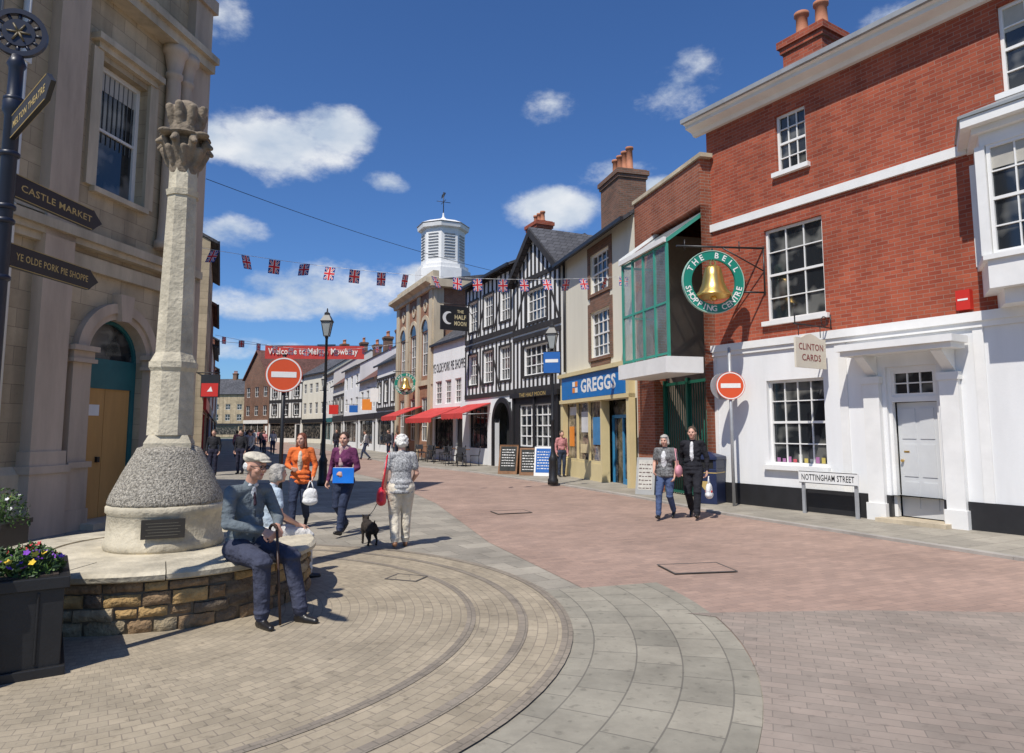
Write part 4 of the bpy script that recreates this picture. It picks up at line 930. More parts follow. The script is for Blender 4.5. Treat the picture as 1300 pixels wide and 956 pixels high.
def human(label,loc,yaw,H,J,mats,voxel=.009,slim=1.0,trou=1.0,sleeve=1,fore=1,hy=0,hp=0,hair='short',hairm=None,curlR=.6,curlL=.6,extra=None,belly=0,bust=0,face=True,smooth=4,handdir=None,group=None):
    s=H/1.75; j={k:Vector(v) for k,v in J.items()}
    P=[]; sp=(j['che']-j['pel']).normalized()
    X=(j['shR']-j['shL']).normalized(); Yv=sp.cross(X).normalized(); X=Yv.cross(sp); Rs=Matrix((X,Yv,sp)).transposed()
    P.append(('e',j['pel']+sp*-.005,(.162*slim,.118*slim,.13),Rs,2))
    mid=j['pel'].lerp(j['che'],.5); P.append(('e',mid+Yv*belly*.5,(.142*slim,.105*slim+belly,.17),Rs,1))
    P.append(('e',j['pel']+sp*.1,(.150*slim,.11*slim+belly*.6,.09),Rs,1))
    P.append(('e',j['che'],(.162*slim,.112*slim,.20),Rs,1))
    # loose cloth folds around the waist
    for k_,(dz,ph) in enumerate(((-.02,0),(.07,1.3),(.15,2.2))):
        P.append(('c',mid+sp*dz+X*.11*slim*math.cos(ph)+Yv*.07*slim,mid+sp*(dz+.03)-X*.10*slim+Yv*.06*slim,.04,.035,1))
    if bust:
        for q in(-1,1): P.append(('e',j['che']+Yv*.075+X*q*.07,(.065,.065*bust,.07),Rs,1))
    P.append(('c',j['shR']-X*.02,j['shL']+X*.02,.058*slim,.058*slim,1))
    P.append(('c',j['che']+sp*.1,j['nek'],.09*slim,.06,1)); 
    P.append(('c',j['nek']-sp*.01,j['hed']-V3(0,.01,.02),.052,.05,0))
    for S_ in'RL':
        sg=1 if S_=='R' else -1
        hp_,kn,an=j['hp'+S_],j['kn'+S_],j['an'+S_]
        P.append(('c',hp_,kn,.092*slim*trou,.066*trou,2)); 
        P.append(('c',kn,an+(kn-an)*.06,.066*trou,.052*trou,2)); 
        P.append(('e',kn+(kn-hp_).normalized()*.02,(.07*trou,.07*trou,.05),None,2)); P.append(('e',an+(kn-an)*.12,(.06*trou,.062*trou,.03),None,2)); P.append(('e',an+(kn-an)*.32,(.058*trou,.062*trou,.025),None,2))
        P.append(('e',hp_-Yv*.05-sp*.01,(.085*slim,.085*slim,.09),Rs,2))
        f=j['f'+S_].normalized(); lat=f.cross(V3(0,0,1)).normalized(); up=lat.cross(f)
        hl=an-f*.035-up*.045; tp=an+f*.15-up*.055
        P.append(('c',an,an-up*.03,.04,.04,3)); P.append(('c',hl,an+f*.05-up*.042,.037,.038,3)); P.append(('c',an+f*.04-up*.045,tp,.039,.03,3))
        sh,el,wr=j['sh'+S_],j['el'+S_],j['wr'+S_]
        am=1 if sleeve else 0; 
        if sleeve==.5:
            e2=sh.lerp(el,.6); P.append(('c',sh,e2,.057*slim,.053*slim,1)); P.append(('c',sh,el,.044*slim,.037,0)); am=0
        else:
            P.append(('c',sh,el,.056*slim,.047*slim,am)); P.append(('e',el,(.052,.052,.04),None,am)); P.append(('e',sh.lerp(el,.6),(.058*slim,.056,.022),None,am))
        fm=1 if (sleeve==1 and fore==1) else 0
        w2=wr+(el-wr).normalized()*.02
        P.append(('c',el,w2,(.046 if fm else .038)*slim,(.037 if fm else .027),fm))
        if fm: P.append(('e',el.lerp(w2,.55),(.047,.047,.022),None,fm))
        dr=(wr-el).normalized(); cl=curlR if S_=='R' else curlL
        if handdir and S_ in handdir: dr=Vector(handdir[S_][0]); nv=Vector(handdir[S_][1])
        else: nv=V3(-sg,.25,0)
        hand(P,wr,dr,nv,sg,cl,0)
        P.append(('c',wr-dr*.03,wr+dr*.02,.024,.024,0))
    Rh=Matrix.Rotation(R(hy),3,'Z')@Matrix.Rotation(R(hp),3,'X'); hc=j['hed']
    def h(x,y,z): return hc+Rh@V3(x,y,z)
    P.append(('e',h(0,-.008,.02),(.076,.096,.098),Rh,0)); P.append(('e',h(0,.02,-.035),(.062,.075,.082),Rh,0)); P.append(('e',h(0,.065,-.085),(.03,.028,.026),Rh,0))
    for q in(-1,1): P.append(('e',h(q*.04,.065,-.025),(.026,.026,.026),Rh,0)); P.append(('e',h(q*.078,-.005,-.01),(.012,.02,.032),Rh,0))
    P.append(('c',h(0,.088,.015),h(0,.108,-.022),.010,.015,0)); P.append(('e',h(0,.082,.035),(.05,.015,.012),Rh,0))
    if face:
        for q in(-1,1): P.append(('e',h(q*.031,.088,.012),(.012,.009,.007),Rh,4))
        P.append(('e',h(0,.092,-.058),(.024,.010,.007),Rh,5))
    if extra: P+=extra(j,X,Yv,sp,h,Rh)
    PS=[]
    def scp(v): return tuple(Vector(v)*s)
    for p in P:
        if p[0]=='c': PS.append(('c',scp(p[1]),scp(p[2]),p[3]*s,p[4]*s,p[5]))
        else: PS.append(('e',scp(p[1]),tuple(x*s for x in p[2]),p[3],p[4]))
    o=blob('person',PS,mats,voxel,None,smooth,loc,yaw)
    tag(o,label,'person',group)
    if hair:
        Hp=[]
        Hp.append(('e',h(0,-.022,.035),(.086,.100,.096),Rh,0))
        if hair=='short': Hp.append(('e',h(0,-.05,-.02),(.075,.065,.07),Rh,0))
        if hair=='bob':
            for q in(-1,1): Hp.append(('c',h(q*.07,-.01,.02),h(q*.078,.0,-.06),.028,.03,0))
            Hp.append(('e',h(0,-.055,-.035),(.088,.06,.09),Rh,0)); Hp.append(('e',h(0,.03,.085),(.075,.06,.035),Rh,0))
        if hair=='long':
            for q in(-1,1): Hp.append(('c',h(q*.068,-.01,.03),h(q*.085,-.01,-.13),.03,.032,0))
            Hp.append(('c',h(0,-.06,0),h(0,-.075,-.16),.075,.06,0))
        if hair=='bun':
            Hp.append(('e',h(0,-.05,-.03),(.075,.06,.06),Rh,0)); Hp.append(('e',h(0,-.12,.03),(.04,.04,.04),Rh,0))
        if hair=='curly':
            Hp=[('e',h(0,-.03,.02),(.092,.098,.105),Rh,0)]
            rs=random.Random(5)
            for _ in range(70):
                a=rs.uniform(0,2*math.pi); e=rs.uniform(-.6,1.4); v=V3(math.cos(a)*math.cos(e)*.092,math.sin(a)*math.cos(e)*.098-.025,math.sin(e)*.105+.02)
                if v.y>.03 and v.z<.07: continue
                Hp.append(('e',h(*v),(.024,.024,.022),Rh,0))
        if hair=='fringe_sides':
            Hp=[('e',h(0,-.04,-.005),(.083,.075,.06),Rh,0)]
        HS=[('e',scp(p[1]),tuple(x*s for x in p[2]),p[3],0) if p[0]=='e' else ('c',scp(p[1]),scp(p[2]),p[3]*s,p[4]*s,0) for p in Hp]
        blob('hair',HS,[hairm],min(voxel,.009),o,2)
    return o,s,j,h,Rh
def hairmat(n,c): return mat('hair_'+n,c,.7,.35,30,.8,60,dist=.02)

SEAT=dict(pel=(0,0,.64),che=(0,.02,.98),nek=(0,.065,1.185),hed=(0,.125,1.345),hpR=(.09,.02,.615),knR=(.15,.46,.56),anR=(.13,.46,.09),
 hpL=(-.09,.02,.615),knL=(-.13,.48,.57),anL=(-.17,.60,.09),shR=(.185,.045,1.125),elR=(.26,.12,.86),wrR=(.06,.355,.80),shL=(-.185,.045,1.125),elL=(-.26,.14,.86),wrL=(-.07,.37,.83),
 fR=(.15,1,0),fL=(-.2,1,0))
CARD=cloth('grey_cardigan',(.14,.165,.18)); TRN=cloth('navy_trousers',(.055,.06,.09)); SHIRT=cloth('pale_shirt',(.60,.61,.63)); TIE=cloth('dark_tie',(.05,.03,.04))
def man_x(j,X,Y,sp,h,Rh):
    c=j['che']
    E=[('e',c+sp*.13+Y*.075,(.030,.030,.085),None,6),('c',c+sp*.18+Y*.082,c+sp*.04+Y*.112,.013,.018,7),
       ('c',j['nek']+Y*.035+X*.03,j['nek']+Y*.05-X*.03,.018,.018,6)]
    p=j['pel']
    for i in range(12):
        a=2*math.pi*i/12; a2=2*math.pi*(i+1)/12
        f=lambda t:p+sp*.05+X*math.cos(t)*.155+Y*math.sin(t)*.12
        E.append(('c',f(a),f(a2),.02,.02,1))
    E.append(('c',c+Y*.12-sp*.02,p+Y*.135+sp*.05,.010,.010,8))
    for S_ in'RL':
        e=j['el'+S_]; w_=j['wr'+S_]
        for t in(.25,.5,.78): E.append(('e',e.lerp(w_,t),(.047,.047,.02),None,1))
        s_=j['sh'+S_]
        for t in(.45,.75): E.append(('e',s_.lerp(e,t),(.059,.059,.022),None,1))
    E+= [('e',j['knR']+V3(0,.0,.02),(.075,.07,.06),None,2),('e',j['knL']+V3(0,.0,.02),(.075,.07,.06),None,2)]
    return E
yawM=math.atan2(-.84,-.54)
ML=(-2.46,6.40,0)
o,s,j,h,Rh=human('elderly man in flat cap and grey cardigan seated holding cane',ML,yawM,1.77,SEAT,[SKO,CARD,TRN,SHB,EYE,LIP,SHIRT,TIE,cloth('dark_grey',(.05,.06,.07))],.0065,1.08,1.18,hair='fringe_sides',hairm=hairmat('white',(.6,.6,.58)),hy=12,hp=-8,extra=man_x,belly=.03,curlR=1.0,curlL=1.0,
  handdir={'R':((-.25,.75,-.35),(-.5,-.3,-.8)),'L':((.3,.7,-.4),(.5,-.3,-.8))})
capm=cloth('fawn_cap',(.56,.51,.41),.2)
hs_=lambda x,y,z: h(x,y,z)*s
blob('flat_cap',[('e',hs_(0,-.012,.088),(.100,.118,.045),Rh,0),('e',hs_(0,.05,.080),(.088,.078,.030),Rh,0),('e',hs_(0,.108,.062),(.066,.045,.009),Rh,0),('e',hs_(0,-.03,.07),(.09,.1,.05),Rh,0)],[capm],.006,o,3)
b=MB()
for q in(-1,1):
    for i in range(14):
        a=2*math.pi*i/14;c=2*math.pi*(i+1)/14
        b.tube(hs_(q*.034+.024*math.cos(a),.108,.010+.018*math.sin(a)),hs_(q*.034+.024*math.cos(c),.108,.010+.018*math.sin(c)),.0028,n=6)
    b.tube(hs_(q*.058,.107,.014),hs_(q*.08,.0,.012),.0025,n=6)
b.tube(hs_(-.012,.107,.014),hs_(.012,.107,.014),.0025,n=6)
b.obj('glasses',BLACK,o)
cn=thing('walking_cane','dark wooden walking cane held between the knees of seated man','cane',ML,yawM)
b=MB(); b.tube((0,.46,.81),(.03,.58,.03),.012,.010,12); b.obj('shaft',mat('dark_wood',(.05,.025,.015),.4),cn)
b=MB()
for i in range(8):
    a=R(i*22.5); c=R(i*22.5+22.5); b.tube((0,.46-.05+.05*math.cos(a),.81+.05*math.sin(a)),(0,.46-.05+.05*math.cos(c),.81+.05*math.sin(c)),.013)
b.obj('handle',_m['dark_wood'],cn)
S2=dict(SEAT,wrR=(.12,.36,.70),wrL=(-.12,.36,.70),elR=(.25,.06,.86),elL=(-.25,.06,.86),anR=(.13,.5,.09),anL=(-.12,.5,.09))
human('person in pale blue top and white trousers seated on the plinth',(-2.74,7.78,0),math.atan2(-.74,.67),1.56,S2,[SKIN,cloth('pale_blue',(.42,.50,.58)),cloth('white_cotton',(.62,.60,.56)),SHB,EYE,LIP],.010,1.08,1.2,hair='bob',hairm=hairmat('grey',(.40,.37,.33)),sleeve=.5,
 handdir={'R':((0,1,-.2),(0,0,-1)),'L':((0,1,-.2),(0,0,-1))},curlR=.3,curlL=.3)
W1=dict(WALK,elR=(.25,-.02,1.15),wrR=(.12,.22,1.10),elL=(-.26,-.03,1.14),wrL=(-.24,.12,.93))
def hemx(m,drop=.06,rx=.16,ry=.125,flare=1.0):
    def f(j,X,Y,sp,h,Rh):
        E=[]; p=j['pel']
        for k in range(3):
            z=.06-k*drop
            for i in range(12):
                a=2*math.pi*i/12; a2=2*math.pi*(i+1)/12; fl=1+.05*k*flare
                wv=1+.05*math.sin(3*a+k)
                g_=lambda t:p+sp*z+X*math.cos(t)*(rx-.03)*fl*wv+Y*math.sin(t)*(ry-.03)*fl*wv
                E.append(('c',g_(a),g_(a2),.04,.04,m))
        return E
    return f
def ox(j,X,Y,sp,h,Rh):
    E=hemx(1,.08,.178,.145)(j,X,Y,sp,h,Rh)
    E.append(('e',j['che']+Y*.08-sp*.05,(.05,.075,.2),None,6)); return E
JEAN=cloth('dark_jeans',(.035,.045,.08))
human('woman in orange cardigan and dark jeans walking with a bag',(-3.70,12.1,0),R(188),1.64,W1,[SKIN,cloth('orange_knit',(.68,.16,.045)),JEAN,SHB,EYE,LIP,cloth('cream_top',(.55,.48,.38))],.009,1.10,1.15,hair='long',hairm=hairmat('auburn',(.16,.045,.02)),hy=-18,extra=ox,bust=1.1)
W2=dict(WALK,knR=(.095,.04,.50),anR=(.085,-.25,.17),fR=(0,.8,-.55),knL=(-.095,.18,.53),anL=(-.09,.26,.11),fL=(0,.96,.25),elR=(.26,-.05,1.14),wrR=(.27,.06,.90),elL=(-.25,-.02,1.14),wrL=(-.16,.25,1.02))
def px(j,X,Y,sp,h,Rh):
    n=j['nek']; E=[('c',n+X*.05+Y*.03,n-X*.05+Y*.03,.045,.045,6),('c',n+Y*.07+X*.03,n+Y*.12-sp*.28,.03,.04,6),('c',n+X*.06,n-X*.06-Y*.03,.05,.05,6)]
    E+=hemx(1,.05,.175,.14)(j,X,Y,sp,h,Rh); return E
human('woman in maroon top and patterned scarf holding a blue folder',(-2.75,11.3,0),R(165),1.66,W2,[SKIN,cloth('maroon_top',(.13,.035,.09)),JEAN,SHB,EYE,LIP,mat('cloth_scarf',(.45,.12,.25),.9,.4,30,.4,20,c2=(.6,.5,.4))],.009,1.10,1.14,hair='bun',hairm=hairmat('dark_brown',(.05,.025,.015)),hy=12,extra=px,bust=1.1,
 handdir={'L':((.5,.6,.3),(.6,-.3,0))})
fo=thing('blue_folder','bright blue document folder held against the hip by woman','folder',(-2.75,11.3,0),R(165))
b=MB(); b.box(-.17,.17,-.012,.012,-.12,.12); c=b.obj('cover',mat('bright_blue',(.01,.18,.68),.4),fo,(-.14,.27,.97),R(12)); b=MB(); b.box(-.16,.16,-.008,.008,.12,.126); b.obj('paper',WHITE,c)
def carrier(loc,label,m,sc=1,rz=0):
    bgm=thing('carrier_bag',label,'bag',loc,rz)
    blob('bag_body',[('e',(0,0,.16),(.13,.06,.15),None,0),('e',(0,0,.08),(.14,.075,.08),None,0),('e',(.05,.01,.22),(.07,.04,.08),None,0)],[m],.014,bgm,1)
    b=MB(); b.tube((-.06,0,.27),(-.015,0,.42),.012,.008,8); b.tube((.06,0,.27),(.015,0,.42),.012,.008,8); b.tube((-.02,0,.42),(.02,0,.42),.012,.012,8); b.obj('bag_handle',m,bgm)
    bgm.scale=(sc,sc,sc); return bgm
WP=mat('white_plastic',(.76,.76,.74),.4,.1,8,.8,14,dist=.03)
carrier((-3.42,11.75,.42),'white plastic carrier bag carried between two women',WP,.95,R(20))
W3=dict(WALK,elR=(.245,.02,1.14),wrR=(.20,.16,1.02),elL=(-.245,-.02,1.14),wrL=(-.24,.10,.92),knR=(.095,.10,.51),anR=(.09,.12,.09),fR=(0,1,0),knL=(-.095,.06,.50),anL=(-.09,-.13,.12),fL=(0,.97,-.2))
PAT=mat('cloth_patterned_vest',(.17,.17,.18),.9,.4,45,.3,20,c2=(.55,.55,.54),detail=2)
human('white haired woman in patterned top and cream trousers walking a dog',(-1.62,10.1,0),R(14),1.62,W3,[SKIN,PAT,cloth('cream_trousers',(.62,.56,.45),.14),mat('tan_leather',(.25,.12,.06),.5),EYE,LIP],.008,1.16,1.27,hair='curly',hairm=hairmat('white2',(.70,.68,.63)),extra=hemx(1,.07,.182,.15),sleeve=.5,face=False)
rb=thing('red_shoulder_bag','bright red leather shoulder bag hanging from shoulder of woman','bag',(-1.62,10.1,0),R(14))
RL_=mat('red_leather',(.62,.02,.04),.4,.1,8,.1)
blob('bag_body',[('e',(-.28,-.02,.74),(.07,.15,.13),None,0),('e',(-.28,-.02,.68),(.075,.16,.08),None,0),('e',(-.28,-.02,.80),(.04,.11,.06),None,0)],[RL_],.012,rb,2)
b=MB(); b.tube((-.27,.07,.85),(-.21,.05,1.31),.011,n=8); b.tube((-.27,-.10,.85),(-.21,-.06,1.31),.011,n=8); b.tube((-.21,.05,1.31),(-.17,0,1.38),.011,n=8); b.tube((-.21,-.06,1.31),(-.17,0,1.38),.011,n=8); b.obj('strap',RL_,rb)
FUR=mat('dog_fur',(.02,.017,.015),.9,.6,20,1,70,c2=(.05,.035,.025),dist=.02)
DG=[('e',(0,-.02,.25),(.09,.17,.09),None,0),('e',(0,.11,.26),(.09,.095,.10),None,0),('e',(0,-.13,.25),(.082,.085,.092),None,0),
 ('c',(0,.15,.28),(.01,.21,.33),.058,.048,0),('e',(.02,.235,.35),(.052,.06,.05),None,0),('c',(.03,.27,.335),(.045,.33,.32),.03,.02,0),
 ('c',(-.02,.22,.38),(-.035,.215,.415),.02,.008,0),('c',(.05,.22,.38),(.07,.215,.415),.02,.008,0),('c',(0,-.19,.29),(0,-.24,.37),.018,.01,0)]
for q in(-1,1):
    DG+=[('c',(q*.055,.13,.22),(q*.055,.12,.12),.035,.02,0),('c',(q*.055,.12,.12),(q*.055,.125,.03),.02,.017,0),('c',(q*.055,.125,.02),(q*.055,.15,.018),.019,.016,0),
         ('c',(q*.055,-.13,.22),(q*.06,-.09,.15),.05,.028,0),('c',(q*.06,-.09,.15),(q*.06,-.17,.09),.026,.016,0),('c',(q*.06,-.17,.09),(q*.06,-.155,.025),.016,.015,0),('c',(q*.06,-.155,.018),(q*.06,-.125,.018),.018,.015,0)]
dg_=blob('dog',DG,[FUR],.008,None,2,(-2.12,10.35,.004),R(30)); tag(dg_,'small black terrier standing on a lead','dog')
ld=MB(); pts=[V3(-2.21,10.51,.33),V3(-2.08,10.48,.5),V3(-1.96,10.4,.72),V3(-1.88,10.28,.90)]
for a,c in zip(pts[:-1],pts[1:]): ld.tube(a,c,.006,n=6)
tag(ld.obj('dog_lead',BLACK),'thin black dog lead from hand of woman to dog','dog lead')
W4=dict(WALK,elR=(.24,-.04,1.15),wrR=(.20,.14,1.0),elL=(-.25,.0,1.14),wrL=(-.22,.10,.90))
def cx_(j,X,Y,sp,h,Rh): 
    E=hemx(1,.05,.175,.145)(j,X,Y,sp,h,Rh); E.append(('e',j['che']+Y*.065-sp*.04,(.07,.085,.19),None,6)); return E
human('grey haired woman in black and white top walking beside man',(2.93,13.2,0),R(152),1.60,W4,[SKIN,mat('cloth_black_white',(.03,.03,.03),.9,.1,25,.4,20,c2=(.25,.25,.25)),cloth('blue_jeans',(.07,.10,.19)),SHB,EYE,LIP,cloth('white_top',(.6,.6,.6))],.010,1.10,1.08,hair='bob',hairm=hairmat('silver',(.42,.40,.36)),sleeve=.5,extra=cx_,bust=1,hp=-8)
pb=thing('pink_handbag','pink shoulder handbag carried across woman in dark top','bag',(2.93,13.2,0),R(152))
blob('bag_body',[('e',(-.27,.06,.92),(.07,.13,.12),None,0)],[mat('pink_leather',(.60,.26,.30),.5)],.014,pb,1)
b=MB(); b.tube((-.26,.12,1.02),(-.20,.03,1.34),.01,n=8); b.tube((-.26,.0,1.02),(-.20,-.05,1.33),.01,n=8); b.obj('strap',_m['pink_leather'],pb)
def sx(j,X,Y,sp,h,Rh):
    E=hemx(1,.07,.17,.135)(j,X,Y,sp,h,Rh); E.append(('e',j['che']+Y*.07-sp*.02,(.045,.070,.21),None,6)); return E
SUIT=cloth('black_suit',(.022,.022,.027))
human('man in dark suit and open white shirt walking with carrier bag',(3.50,13.35,0),R(156),1.76,dict(WALK,knR=(.095,.04,.50),anR=(.085,-.22,.16),fR=(0,.8,-.5),knL=(-.095,.17,.53),anL=(-.09,.24,.11),fL=(0,.96,.25),wrL=(-.26,.02,.90),elL=(-.26,-.04,1.14)),[SKIN,SUIT,SUIT,SHB,EYE,LIP,cloth('white_shirt',(.68,.68,.68))],.010,1.10,1.15,hair='short',hairm=hairmat('brown',(.08,.05,.03)),extra=sx)
cb_=carrier((3.76,13.22,.38),'white and red plastic carrier bag in hand of suited man',WP,1.0,R(60))
blob('printed_panel',[('e',(-.02,0,.14),(.07,.073,.05),None,0)],[REDP],.014,cb_,1)
mk=[('person in dark jacket standing far along the street',(.03,.03,.035),(.03,.03,.05)),('person in pink top standing by pub window',(.5,.22,.22),(.04,.05,.08)),('person in white top walking in the distance',(.6,.6,.58),(.05,.06,.1))]
bs=[]
for i,(lab,tc_,lc) in enumerate(mk):
    loc=[(-11.1,25.6,0),(1.75,24.3,.04),(-11.6,30.5,0)][i]
    o,*_=human(lab,loc,R([190,200,150][i]),[1.7,1.62,1.65][i],[STAND,STAND,WALK][i],[SKIN,cloth('far%d'%i,tc_),cloth('farl%d'%i,lc),SHB,EYE,LIP],.018,1.05,1.05,hair='short',hairm=hairmat('far',(.07,.05,.03)),face=False,smooth=2,group='distant pedestrians')
    bs.append(o)
spots=[(-10.4,26.4,0,170),(-14.0,36.5,2,10),(-15.3,40,0,190),(-17.2,43,1,30),(-16.0,46,2,200),(-20,55,0,0),(-21.5,57,2,180),(-18,50,1,160),(-25,66,0,20),(-27,72,2,190),(-23,61,1,0),(-30,78,0,0),(-8.2,38.5,2,90),(-12,47,0,190),(-28,76,1,20),(-33,85,2,0),(-6.4,38.3,1,60),(-7.2,40.2,0,120)]
for x,y,k_,a in spots:
    n_=dup(bs[k_],(x,y,0),R(a)); n_['label']=['person in dark jacket walking along the street','person in pink top walking along the street','person in white top walking along the street'][k_]

# ============================================================ street furniture
def lamp(loc,H_,label,banner=False,rz=0):
    l=thing('street_lamp',label,'street lamp',loc,rz,'ornate street lamps')
    b=MB(); b.lathe([(.16,0),(.16,.15),(.13,.2),(.12,.7),(.14,.75),(.09,.85),(.06,1.0),(.055,1.9),(.075,1.93),(.05,1.98),(.04,H_-.95),(.06,H_-.93),(.03,H_-.85)],n=20); b.tube((-.28,0,H_-1.15),(.28,0,H_-1.15),.018); b.obj('post',BLACK,l)
    b=MB(); z=H_-.85; b.lathe([(.11,z),(.20,z+.42)],n=4,sm=False,ph=R(45)); lg=b.obj('lantern',mat('lantern_glass',(.35,.38,.38),.15,.1,3,0),l)
    b=MB()
    for i in range(4):
        a=R(45+90*i); b.tube((.112*math.cos(a),.112*math.sin(a),z),(.205*math.cos(a),.205*math.sin(a),z+.42),.013,n=6)
    b.lathe([(.13,z-.03),(.12,z)],n=4,sm=False,ph=R(45)); b.lathe([(.24,z+.42),(.24,z+.45),(.12,z+.62),(.10,z+.64),(.10,z+.7),(.03,z+.74),(.02,z+.85)],n=4,sm=False,ph=R(45)); b.obj('lantern_frame',BLACK,lg)
    if banner:
        b=MB(); b.box(-.26,.26,-.09,-.075,H_-1.62,H_-.98); bn_=b.obj('banner',BLUES,l); one('banner_print',WHITE,bn_,lambda b:b.box(-.2,.2,-.094,-.0905,H_-1.30,H_-1.2))
        for z in(H_-.97,H_-1.63): one('banner_arm',BLACK,l,lambda b:b.tube((-.28,-.08,z),(.28,-.08,z),.012))
    return l
lamp((-5.75,21,0),5.45,'ornate black street lamp with glass lantern on the pavement')
lamp((1.24,20.9,.04),5.0,'ornate black street lamp carrying a blue banner near bakery',True,R(-15))
lamp((-12.4,45,0),5.4,'distant black street lamp')
lamp((-16.8,33.5,0),5.2,'black street lamp beside stone buildings')
CHALK=mat('chalkboard',(.02,.022,.02),.7,.5,6,0)
DKT=mat('dark_print',(.12,.08,.07),.6)
def aboard(loc,rz,w,hh,fr,face,label,tx=WHITE):
    a=thing('sandwich_board',label,'sandwich board',loc,rz,'sandwich boards on the pavement')
    for q,nm in((1,'front_panel'),(-1,'rear_panel')):
        b=MB(); b.box(-w/2,w/2,-.015,.015,0,hh); p=b.obj(nm,fr,a,(0,-.22*q,0),0,-q*R(12))
        if q==1:
            b=MB(); b.box(-w/2+.06,w/2-.06,-.02,-.0155,.12,hh-.06); f=b.obj('panel_face',face,p)
            b=MB(); rs=random.Random(int(w*100+loc[0]*10))
            for i in range(7):
                x=-w*.34
                while x<w*.3:
                    l_=rs.uniform(.03,.1); b.box(x,min(x+l_,w*.34),-.023,-.0205,hh-.2-i*.1,hh-.18-i*.1+rs.uniform(0,.015)); x+=l_+.025
            b.obj('writing',tx,f)
WOOD=mat('oak_wood',(.22,.11,.05),.6,.3,6,.2)
aboard((-.1,25.9,.04),R(-20),.75,1.1,WOOD,CHALK,'chalkboard sandwich board with wooden frame')
aboard((.62,25.2,.04),R(-10),.65,1.0,WOOD,CHALK,'dark chalkboard sandwich board with written menu')
aboard((1.15,24.9,.04),R(-15),.65,1.05,WHITE,BLUES,'white framed sandwich board with blue poster')
aboard((3.5,17.9,.04),R(-30),.5,.95,mat('grey_board_frame',(.35,.35,.34),.5),mat('poster_white',(.5,.48,.43),.5,.2,8,0),'white sandwich board with menu beside arcade gates',DKT)
MET=mat('dark_chair',(.03,.03,.035),.5)
ch_=thing('cafe_chair','dark metal cafe chair under red awning','chair',(0,0,0),0,'cafe chairs outside the pub')
for x in(-.19,.19):
    for y in(-.19,.19): one('leg',MET,ch_,lambda b:b.tube((x,y,0),(x*.95,y*.95,.45),.014,n=6))
b=MB(); b.box(-.21,.21,-.21,.21,.45,.48); b.obj('seat',MET,ch_)
b=MB(); b.tube((-.19,.2,.48),(-.19,.26,.88),.014,n=6); b.tube((.19,.2,.48),(.19,.26,.88),.014,n=6); b.box(-.19,.19,.235,.255,.62,.86); b.obj('backrest',MET,ch_)
tb=thing('cafe_table','round dark cafe table under red awning','table',(0,0,0),0,'cafe tables outside the pub')
b=MB(); b.lathe([(.35,.72),(.35,.75)],n=24); b.obj('table_top',WOOD,tb); b=MB(); b.lathe([(.22,0),(.2,.03),(.03,.05),(.03,.72)],n=16); b.obj('pedestal',MET,tb)
pos=[Tw(1.0,-1.2,.04),Tw(3.2,-1.3,.04),Tw(-1.3,-1.3,.04),Tw(-3.3,-1.3,.04)]
first=True
for p in pos:
    if first: tb.location=p
    else: dup(tb,p)
    for k_,(dx,dy,a) in enumerate(((.55,0,-90),(-.55,.05,90),(0,-.6,180))):
        q=(p[0]+dx,p[1]+dy,.04)
        if first and k_==0: ch_.location=q; ch_.rotation_euler=(0,0,R(a))
        else: dup(ch_,q,R(a+random.uniform(-20,20)))
    first=False
bn=thing('street_banner','long red welcome banner strung across the street','banner',(-12.6,43,6.55),R(3))
b=MB(); nseg=24
fb=lambda x:.03*math.sin(x*2.1)
for i in range(nseg):
    x0=-3.0+6.2*i/nseg; x1=-3.0+6.2*(i+1)/nseg
    b.quad((x0,fb(x0),-.42),(x1,fb(x1),-.42),(x1,fb(x1),.42),(x0,fb(x0),.42))
cl=b.obj('cloth',RED,bn)
b=MB(); b.text('Welcome to Melton Mowbray',0,0,.52,5.6,-.045,bold=.015); b.obj('lettering',mat('banner_white',(.8,.78,.72),.6,.03,1,0),cl)
b=MB(); b.tube((-7,0,.75),(-3,0,.44),.012); b.tube((-3,0,.44),(3.2,0,.44),.012); b.tube((3.2,0,.44),(6,0,.7),.012); b.obj('cable',BLACK,bn)
BA=V3(-7.05,14.9,5.75); BB=V3(3.55,19.5,6.15)
def bpt(t): p=BA.lerp(BB,t); p.z-=.45*4*t*(1-t)*.8; return p
b=MB()
for i in range(40): b.tube(bpt(i/40),bpt((i+1)/40),.005,n=6)
tag(b.obj('bunting_line',WHITE),'thin white cord strung across the street holding flags','cord')
FB=mat('flag_blue',(.012,.03,.22),.8,.05,2,0); FR=mat('flag_red',(.60,.02,.03),.8,.05,2,0); FW=mat('flag_white',(.72,.72,.72),.8,.03,2,0)
fm=MB(); W,Hf=.25,.32
def fquad(a,b_,c,d,y,m):
    for sg in(-1,1): fm.quad(*[(p[0],sg*y,p[1]) for p in(a,b_,c,d)],m)
fm.quad((-W/2,0,-Hf),(W/2,0,-Hf),(W/2,0,0),(-W/2,0,0),0)
def diag(x0,z0,x1,z1,w,y,m):
    d=Vector((x1-x0,z1-z0)).normalized()*w/2; fquad((x0-d.y,z0+d.x),(x1-d.y,z1+d.x),(x1+d.y,z1-d.x),(x0+d.y,z0-d.x),y,m)
i_=.025
for (a,b_,c,d) in((-W/2+i_,-Hf+i_,W/2-i_,-i_),(-W/2+i_,-i_,W/2-i_,-Hf+i_)): diag(a,b_,c,d,.040,.002,1); diag(a,b_,c,d,.016,.003,2)
fquad((-.038,-Hf),(.038,-Hf),(.038,0),(-.038,0),.004,1); fquad((-W/2,-Hf/2-.038),(W/2,-Hf/2-.038),(W/2,-Hf/2+.038),(-W/2,-Hf/2+.038),.0045,1)
